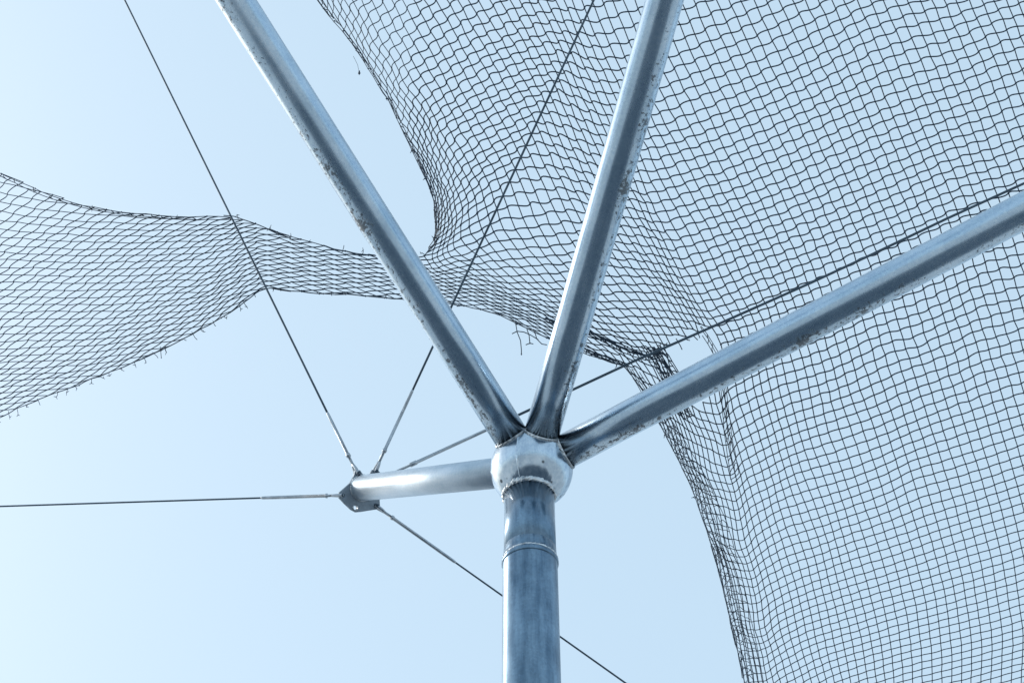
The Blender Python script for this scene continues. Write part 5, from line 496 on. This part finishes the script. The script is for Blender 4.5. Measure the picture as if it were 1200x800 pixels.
1011 13 -2396 2185 121,39 121,37 123,34 124,33 126,30 126,29 128,28 129,26 130,25 131,24 133,23 134,23 135,22 136,23 137,23 138,23 137,23 139,22 138,20 139,16 141,11 142,10 142,10 144,10 143,8 139,2 140,2 140,2 145,3 147,4 143,0 139,-2 138,-2 135,-4 132,-4 132,-6 134,-7 134,-11 129,-13 129,5 134,29 134,43 133,51
1012 13 -2297 2105 121,38 123,35 123,34 124,31 126,30 127,28 128,27 129,25 131,24 132,24 133,22 134,23 136,23 136,23 137,23 137,25 138,25 138,24 139,22 140,15 141,10 143,11 145,13 144,12 141,6 140,3 143,3 148,5 149,6 145,4 142,-1 139,0 137,-2 134,-2 133,-2 135,-4 135,-10 132,-14 132,2 136,29 135,46 133,52
1013 12 -2317 1985 120,39 121,37 123,35 123,32 125,30 126,29 127,27 129,26 129,24 132,24 132,22 133,23 135,22 135,23 137,23 136,25 138,25 138,27 138,27 139,24 141,13 143,11 145,14 146,15 144,12 142,6 146,4 150,7 151,8 148,7 143,3 141,1 139,1 136,1 134,2 135,-2 135,-8 135,-14 134,6
1013 53 3249 2719 140,46
1014 11 -2337 1866 119,40 121,38 121,35 123,34 124,31 125,29 126,28 128,26 128,24 131,24 131,22 132,22 134,22 135,22 135,23 137,24 137,25 137,26 138,29 139,30 140,25 142,13 144,14 147,17 148,17 147,11 149,7 152,8 152,9 149,11 147,7 142,3 140,3 138,5 136,6 135,2 136,-7 132,5
1015 10 -2356 1746 119,41 119,39 121,37 122,34 122,32 124,30 126,28 126,27 128,25 129,23 130,23 132,21 133,22 134,21 134,22 136,22 136,24 137,26 138,27 138,31 140,33 141,25 143,16 147,17 151,21 152,18 152,26 151,26 154,22 150,12 151,12 147,11 141,0 140,0 137,0 136,3 136,2
1016 9 -2373 1626 117,43 119,40 119,38 121,35 122,33 123,31 124,28 125,27 127,26 128,23 130,23 130,21 132,21 133,20 134,21 135,22 135,22 136,24 137,26 138,28 139,33 140,36 139,36 139,42
1017 8 -2390 1507 116,44 118,41 118,38 120,37 121,34 122,31 123,30 125,27 125,26 127,24 129,23 129,21 131,20 132,20 133,20 134,20 134,21 136,22 132,30 127,51 130,52
1018 8 -2290 1432 116,43 118,39 118,38 120,35 121,32 122,31 124,28 124,26 126,25 127,22 129,22 130,20 130,19 132,19 133,19 134,20
1019 7 -2306 1315 115,43 117,41 117,38 119,36 120,34 121,31 123,29 123,27 125,25 126,23 128,22 128,20 130,19 131,19 120,36
1020 6 -2320 1197 114,45 115,42 116,39 118,37 119,35 120,32 122,30 122,28 124,26 125,23 126,22 128,21 129,19 107,56
1021 5 -2334 1080 113,45 114,44 116,40 116,38 118,36 119,33 121,31 121,29 123,27 124,24 125,23 119,34
1021 18 3161 -1067 84,120 83,122
1022 4 -2347 963 112,47 113,44 115,42 115,39 117,37 118,34 120,32 120,30 122,28 123,25 102,60
1022 16 3042 -1377 83,116 82,119 82,119 81,120
1023 3 -2358 846 110,48 112,45 114,43 114,41 116,38 117,36 119,33 119,31
1023 12 2772 -1896 80,110 81,111 80,112 82,114 81,116 80,116 80,118
1024 2 -2369 730 110,49 110,46 113,44 113,42 115,40 116,37 101,60
1024 10 2678 -2174 77,106 77,106 79,109 79,110 79,111 80,113 79,114 79,115
1025 1 -2379 614 108,50 110,48 111,45 101,61 99,64
1025 10 2741 -2237 75,104 77,106 77,108 78,108 78,111 78,111 78,113 78,114
1026 11 2879 -2197 75,105 77,106 76,108 77,110 78,110 76,112
1027 11 2941 -2262 75,105 75,106 76,107 77,108 76,110
1028 12 3078 -2222 75,105 76,107 75,108
1029 13 3215 -2182 75,106 76,107
1030 13 3278 -2246 75,105
"""
ZK = [(530, 355, 7.62), (696, 0, 8.0), (640, 130, 7.85), (741, 424, 7.84), (832, 384, 7.87), (950, 331, 7.93), (1021, 298, 7.97), (1200, 215, 8.1), (290, 290, 8.38), (430, 310, 8.0), (0, 350, 9.1), (150, 320, 8.75), (1000, 800, 9.3),
      (1200, 800, 9.4), (880, 800, 9.2), (850, 640, 8.9), (785, 500, 8.35), (1000, 600, 8.75), (1200, 500, 8.7), (1000, 440, 8.2), (1000, 0, 8.3), (1000, 130, 8.05), (1200, 0, 8.4), (840, 150, 7.95), (820, 0, 8.1), (400, 0, 8.5), (520, 100, 8.05), (500, 230, 8.1), (600, 300, 7.75), (640, 390, 7.75), (-30, 200, 9.3), (-30, 500, 9.2), (870, 420, 8.0), (1250, -40, 8.5), (1250, 860, 9.6), (1480, -240, 9.3), (1480, 400, 9.2), (1480, 1050, 10.3), (910, 1050, 9.9), (1200, 1050, 10.1), (600, -240, 8.7), (250, -240, 9.3), (1100, -240, 9.0), (-260, 300, 10.3)]
def znet(x, y):
    sw = sz = 0.0
    for a, b_, z in ZK:
        w = math.exp(-((x - a) ** 2 + (y - b_) ** 2) / (2 * 85.0 ** 2)) + 1e-5 / (1 + ((x - a) ** 2 + (y - b_) ** 2) / 1e4)
        sw += w; sz += w * z
    return sz / sw
rnd = random.Random(7)
node = {}
for line in NET.strip().split("\n"):
    f = line.split(); i, j, x, y = map(int, f[:4]); node[i, j] = (x / 10, y / 10)
    for d in f[4:]:
        dx, dy = d.split(","); x += int(dx); y += int(dy); j += 1; node[i, j] = (x / 10, y / 10)
def ok(a, b_): return a in node and b_ in node and abs(node[a][0] - node[b_][0]) + abs(node[a][1] - node[b_][1]) < 34
# foreshortening of each cell -> how far the sheet curls away
curl = {}
for (i, j), (x, y) in node.items():
    m = []
    for s in (-1, 1):
        if ok((i, j), (i + s, j)) and (ok((i, j), (i, j + 1)) or ok((i, j), (i, j - 1))):
            q = node[i + s, j]; k = (i, j + 1) if ok((i, j), (i, j + 1)) else (i, j - 1); a = node[k]
            ax, ay = a[0] - x, a[1] - y; bx, by = q[0] - x, q[1] - y
            m.append(abs(ax * by - ay * bx) / (math.hypot(ax, ay) + 1e-6))
    curl[i, j] = max(0, min(1, 1 - (sum(m) / len(m) if m else 6) / 11)) if x > 500 or y < 200 else 0
for _ in range(3):
    curl = {k: sum(curl.get(n_, v) for n_ in (k, k, (k[0] + 1, k[1]), (k[0] - 1, k[1]), (k[0], k[1] + 1), (k[0], k[1] - 1))) / 6 for k, v in curl.items()}
P3 = {}
jit = {}
for k, (x, y) in node.items():
    sg = .45 if y < 480 else .22; jx, jy = rnd.gauss(0, sg), rnd.gauss(0, sg)
    P3[k] = at(x + jx, y + jy, znet(x, y) + .55 * curl[k] ** 2 + rnd.gauss(0, .004))
def amp(x, y):
    if x < 500 and y > 180: return .8
    if y > 400 and x < 740 + (y - 400) * .36: return 1.0
    v = (.66 if x > 700 else 1.0) if y < 260 else max(.22, .85 - (y - 260) / 330)
    if x < 640 and y > 240: v *= .6
    return v
def thick(x, y):                       # twine looks slightly thinner where it is farther off
    return .80 if x < 480 else .88 if x < 640 and y > 290 else 1.0
paths = []; blobs = []
I = sorted({k[0] for k in node})
for i in I:                            # straight threads
    js = sorted(k[1] for k in node if k[0] == i); run = []
    for j in js:
        if run and not (j == run[-1] + 1 and ok((i, run[-1]), (i, j))):
            if len(run) > 1: paths.append(([P3[i, q] for q in run], [.0032 * thick(*node[i, q]) * (1 if node[i, q][1] < 520 else .93) for q in run]))
            run = []
        run.append(j)
    if len(run) > 1: paths.append(([P3[i, q] for q in run], [.0032 * thick(*node[i, q]) * (1 if node[i, q][1] < 520 else .93) for q in run]))
Jn = sorted({k[1] for k in node})
for j in Jn:                           # kinked threads, knotted to every other straight one
    is_ = sorted(k[0] for k in node if k[1] == j); run = []
    def flush(run):
        if len(run) < 2: return
        T = []
        for n_, i in enumerate(run):
            k = (i, j); x, y = node[k]
            pv = P3[run[max(n_ - 1, 0)], j]; nx_ = P3[run[min(n_ + 1, len(run) - 1)], j]
            b_ = (nx_ - pv) / (2 if 0 < n_ < len(run) - 1 else 1)
            if ok(k, (i, j + 1)): a = P3[i, j + 1] - P3[k]
            elif ok(k, (i, j - 1)): a = P3[k] - P3[i, j - 1]
            else: a = Vector((0, 0, 0))
            A = amp(x, y) * rnd.uniform(.6, 1.0)
            if (i + j) % 2 == 0: T.append(b_ * (1 - .45 * A) - a * .95 * A)
            else: T.append(b_ * (1 + .1 * A) + a * .32 * A)
        pts = []; rad = []
        for n_ in range(len(run) - 1):
            p, q = P3[run[n_], j], P3[run[n_ + 1], j]; t0, t1 = T[n_], T[n_ + 1]
            for s in range(5):
                u = s / 5; h00 = 2 * u ** 3 - 3 * u * u + 1; h10 = u ** 3 - 2 * u * u + u; h01 = -2 * u ** 3 + 3 * u * u; h11 = u ** 3 - u * u
                pts.append(p * h00 + t0 * h10 + q * h01 + t1 * h11)
                x, y = node[run[n_], j]; rad.append(.0040 * (1 - .3 * curl[run[n_], j]) * thick(x, y) * (1 if y < 450 else max(.8, 1 - (y - 450) / 900)))
        pts.append(P3[run[-1], j]); rad.append(rad[-1]); paths.append((pts, rad))
        for n_, i in enumerate(run):
            if (i + j) % 2 == 0 and T[n_].length > 1e-6: blobs.append((P3[i, j], .0064 * (1.25 if node[i, j][0] < 640 and node[i, j][1] > 240 else 1) * thick(*node[i, j]) * (1 if node[i, j][1] < 500 else .8), T[n_]))
            elif T[n_].length > 1e-6: blobs.append((P3[i, j], .0046 * thick(*node[i, j]), T[n_]))
    for i in is_:
        if run and not (i == run[-1] + 1 and ok((run[-1], j), (i, j))): flush(run); run = []
        run.append(i)
    flush(run)
net_body = (paths, blobs)
def along(poly, s):                    # point and normal at arc length s of a pixel polyline
    for (x0, y0), (x1, y1) in zip(poly, poly[1:]):
        l = math.hypot(x1 - x0, y1 - y0)
        if s <= l or (x1, y1) == poly[-1]: return x0 + (x1 - x0) * s / l, y0 + (y1 - y0) * s / l, (y0 - y1) / l, (x1 - x0) / l
        s -= l
def plen(poly): return sum(math.hypot(b_[0] - a[0], b_[1] - a[1]) for a, b_ in zip(poly, poly[1:]))
def strip(poly, width, ncol, step, skew, dz, seed, wob=1.0, r=.0031, side=1, knots=True, dz2=0.0):
    """a gathered fold of netting hanging along an edge: ncol threads lengthways, short links between them"""
    rn = random.Random(seed); L_ = plen(poly); nr = int(L_ / step); G = {}
    cols = [(c / max(ncol - 1, 1)) ** 1.15 for c in range(ncol)]
    for c in range(ncol):
        ph = rn.uniform(0, 6.28); fr = rn.uniform(.02, .06)
        for q in range(nr + 1):
            s = min(L_ * .9999, max(0, q * step + skew * c + rn.gauss(0, wob)))
            x, y, nx_, ny = along(poly, s); w_ = width(s / L_) if callable(width) else width
            o = side * (cols[c] * w_ + wob * math.sin(ph + s * fr) * .8 + rn.gauss(0, .35 * wob))
            G[c, q] = (at(x + nx_ * o, y + ny * o, znet(x, y) + dz + dz2 * cols[c] + rn.gauss(0, .012)))
    pa = [([G[c, q] for q in range(nr + 1)], r * .9) for c in range(ncol)]; bl = []
    for q in range(nr + 1):
        for c in range(ncol - 1):
            if (q + c) % 2 == 0 or rn.random() < .6:
                p, t_ = G[c, q], G[c + 1, q]; mid = p.lerp(t_, .5) + (G[c, min(q + 1, nr)] - p) * rn.uniform(-.35, .1)
                pa.append(([p, mid, t_], r))
            if knots and (q + c) % 2 == 0: bl.append((G[c, q], r * 1.9, G[c, q] - G[c, q - 1] if q else G[c, 1] - G[c, 0]))
    return pa, bl
def tails(poly, n, ln, seed, side, dz=0.0, r=.0028, ends=True):     # short cut ends that stick out of a torn edge
    rn = random.Random(seed); L_ = plen(poly); pa = []; bl = []
    for k in range(n):
        x, y, nx_, ny = along(poly, L_ * (k + rn.uniform(.1, .9)) / n); z = znet(x, y) + dz; l = rn.uniform(.4, 1.0) * ln
        dx, dy = nx_ * side + rn.uniform(-.7, .7), ny * side + rn.uniform(-.7, .7)
        a = at(x - dx * 2, y - dy * 2, z); c = at(x + dx * l, y + dy * l, z); m_ = at(x + dx * l * .5 + rn.uniform(-1, 1), y + dy * l * .5 + rn.uniform(-1, 1), z)
        pa.append(([a, m_, c], r))
        if ends and rn.random() < .75:
            bl.append((c, r * 1.9, c - m_)); e = rn.uniform(2, 3.5); an = rn.uniform(0, 6.28)
            for s in (0, 2.2): pa.append(([c, at(x + dx * l + e * math.cos(an + s), y + dy * l + e * math.sin(an + s), z)], r * .8))
    return pa, bl
def add(pb): paths.extend(pb[0]); blobs.extend(pb[1])
E_TOPL = [(-250, 46), (-120, 130), (-30, 186), (0, 203), (30, 217), (60, 230), (110, 244), (150, 250), (200, 254), (236, 254.2)]
E_NECK = [(275, 254), (285, 257), (300, 263), (330, 275), (370, 286), (400, 293), (440, 300), (478, 302), (500, 297)]
E_BOTL = [(-120, 540), (-30, 501), (0, 489), (40, 471), (100, 448), (150, 429), (200, 406), (250, 379), (280, 361), (304, 340)]
E_BAND = [(310, 337), (330, 340), (380, 344), (440, 348), (500, 353), (540, 358), (580, 367), (605, 379), (640, 396), (685, 413), (715, 424), (735, 431)]
E_MAIN = [(262, -150), (345, -40), (372, 0), (400, 36), (420, 63), (456, 119), (470, 151), (486, 182), (500, 211), (508, 236), (511, 264), (509, 282), (497, 298)]
E_STR = [(733, 428), (742, 442), (750, 456), (764, 480), (776, 502), (791, 532), (811, 572), (828, 620), (846, 680), (857, 730), (869, 782), (884, 860), (905, 960), (916, 1040)]
add(strip(E_TOPL, 2.6, 2, 12, 5, 0, 21, wob=.7, side=1, r=.0029))
add(strip(E_MAIN, 3, 2, 11, 4, .25, 23, wob=.7, side=-1, r=.0026))
add(strip(E_BAND[-4:], 5, 4, 7, 2, .03, 25, wob=1.3, side=-1))
add(strip(E_STR, lambda s: 8 + 20 * min(1, s * 3) - 9 * s, 5, 9.5, 4, .4, 26, wob=.45, side=-1, r=.0024, dz2=-.3))
add(strip(E_STR[3:], lambda s: 14 - 6 * s, 3, 9, -4, .6, 27, wob=.5, side=-1, r=.0023, knots=False))
# the rolled strand that hangs under the sheet and is tied to the cable
add(strip([(640, 372), (668, 380), (692, 388), (712, 397), (738, 408), (762, 414), (772, 410)], lambda s: 4 + 4 * s, 5, 7, 2, -.05, 28, wob=1.8, side=1, r=.0032))
add(strip([(752, 405), (765, 420), (772, 436), (786, 462), (800, 492)], 12, 6, 8, 3, -.03, 29, wob=1.4, side=-1))
add(strip([(764, 406), (776, 420), (788, 440), (800, 462)], 9, 4, 9, 3, -.02, 30, wob=1.0, side=-1))
add(strip([(822, 382), (834, 398), (846, 420), (851, 450), (856, 500), (866, 560)], lambda s: 5 + 5 * s, 3, 12, 5, .03, 31, wob=.8, side=1, r=.0024, knots=False))
add(tails(E_BOTL, 32, 4.5, 41, 1, r=.0022)); add(tails(E_TOPL, 10, 2.2, 42, 1, r=.002)); add(tails(E_NECK, 8, 4, 43, -1, r=.002)); add(tails(E_MAIN, 9, 2, 44, 1, .25, r=.0024))
add(tails(E_BAND, 12, 2, 45, 1, r=.002)); add(tails(E_STR, 8, 2, 46, 1, .4, r=.0024)); add(tails([(770, 404), (785, 402), (800, 398), (815, 394), (826, 388)], 6, 9, 47, 1, ends=False))
def loose(pts, z, r=.0027, knot=True):
    p = [at(x, y, z) for x, y in pts]; paths.append((p, r))
    if knot: blobs.append((p[-1], r * 1.9, p[-1] - p[-2]))
loose([(604, 377), (606, 389), (610, 399), (611, 410), (611, 415)], 7.7); loose([(600, 391), (606, 388), (614, 389), (621, 392), (631, 398)], 7.7, knot=False)
loose([(617, 384), (620, 393), (621, 402)], 7.7); loose([(616, 404), (621, 402), (625, 403)], 7.7, knot=False); loose([(626, 386), (629, 397), (635, 403), (641, 404)], 7.7, knot=False)
loose([(188, 406), (188.5, 413), (189, 419)], 8.65, .0023); loose([(414, 66), (419, 76), (421, 85)], 8.6, .0012); loose([(759, 418), (762, 424), (768, 425), (770, 419)], 7.75, knot=False)
loose([(421, 83), (421, 86)], 8.6, .005)
loose([(262, 252.5), (274, 253.5), (284, 257), (293, 260), (304, 264), (318, 270), (332, 275.5)], znet(300, 262), .003, knot=False)
net = link("safety_net", tube_mesh(paths, 4, "safety_net", blobs), M_NET, smooth=True)
tag(net, "dark knotted netting with torn edges draped over the cables", "net")
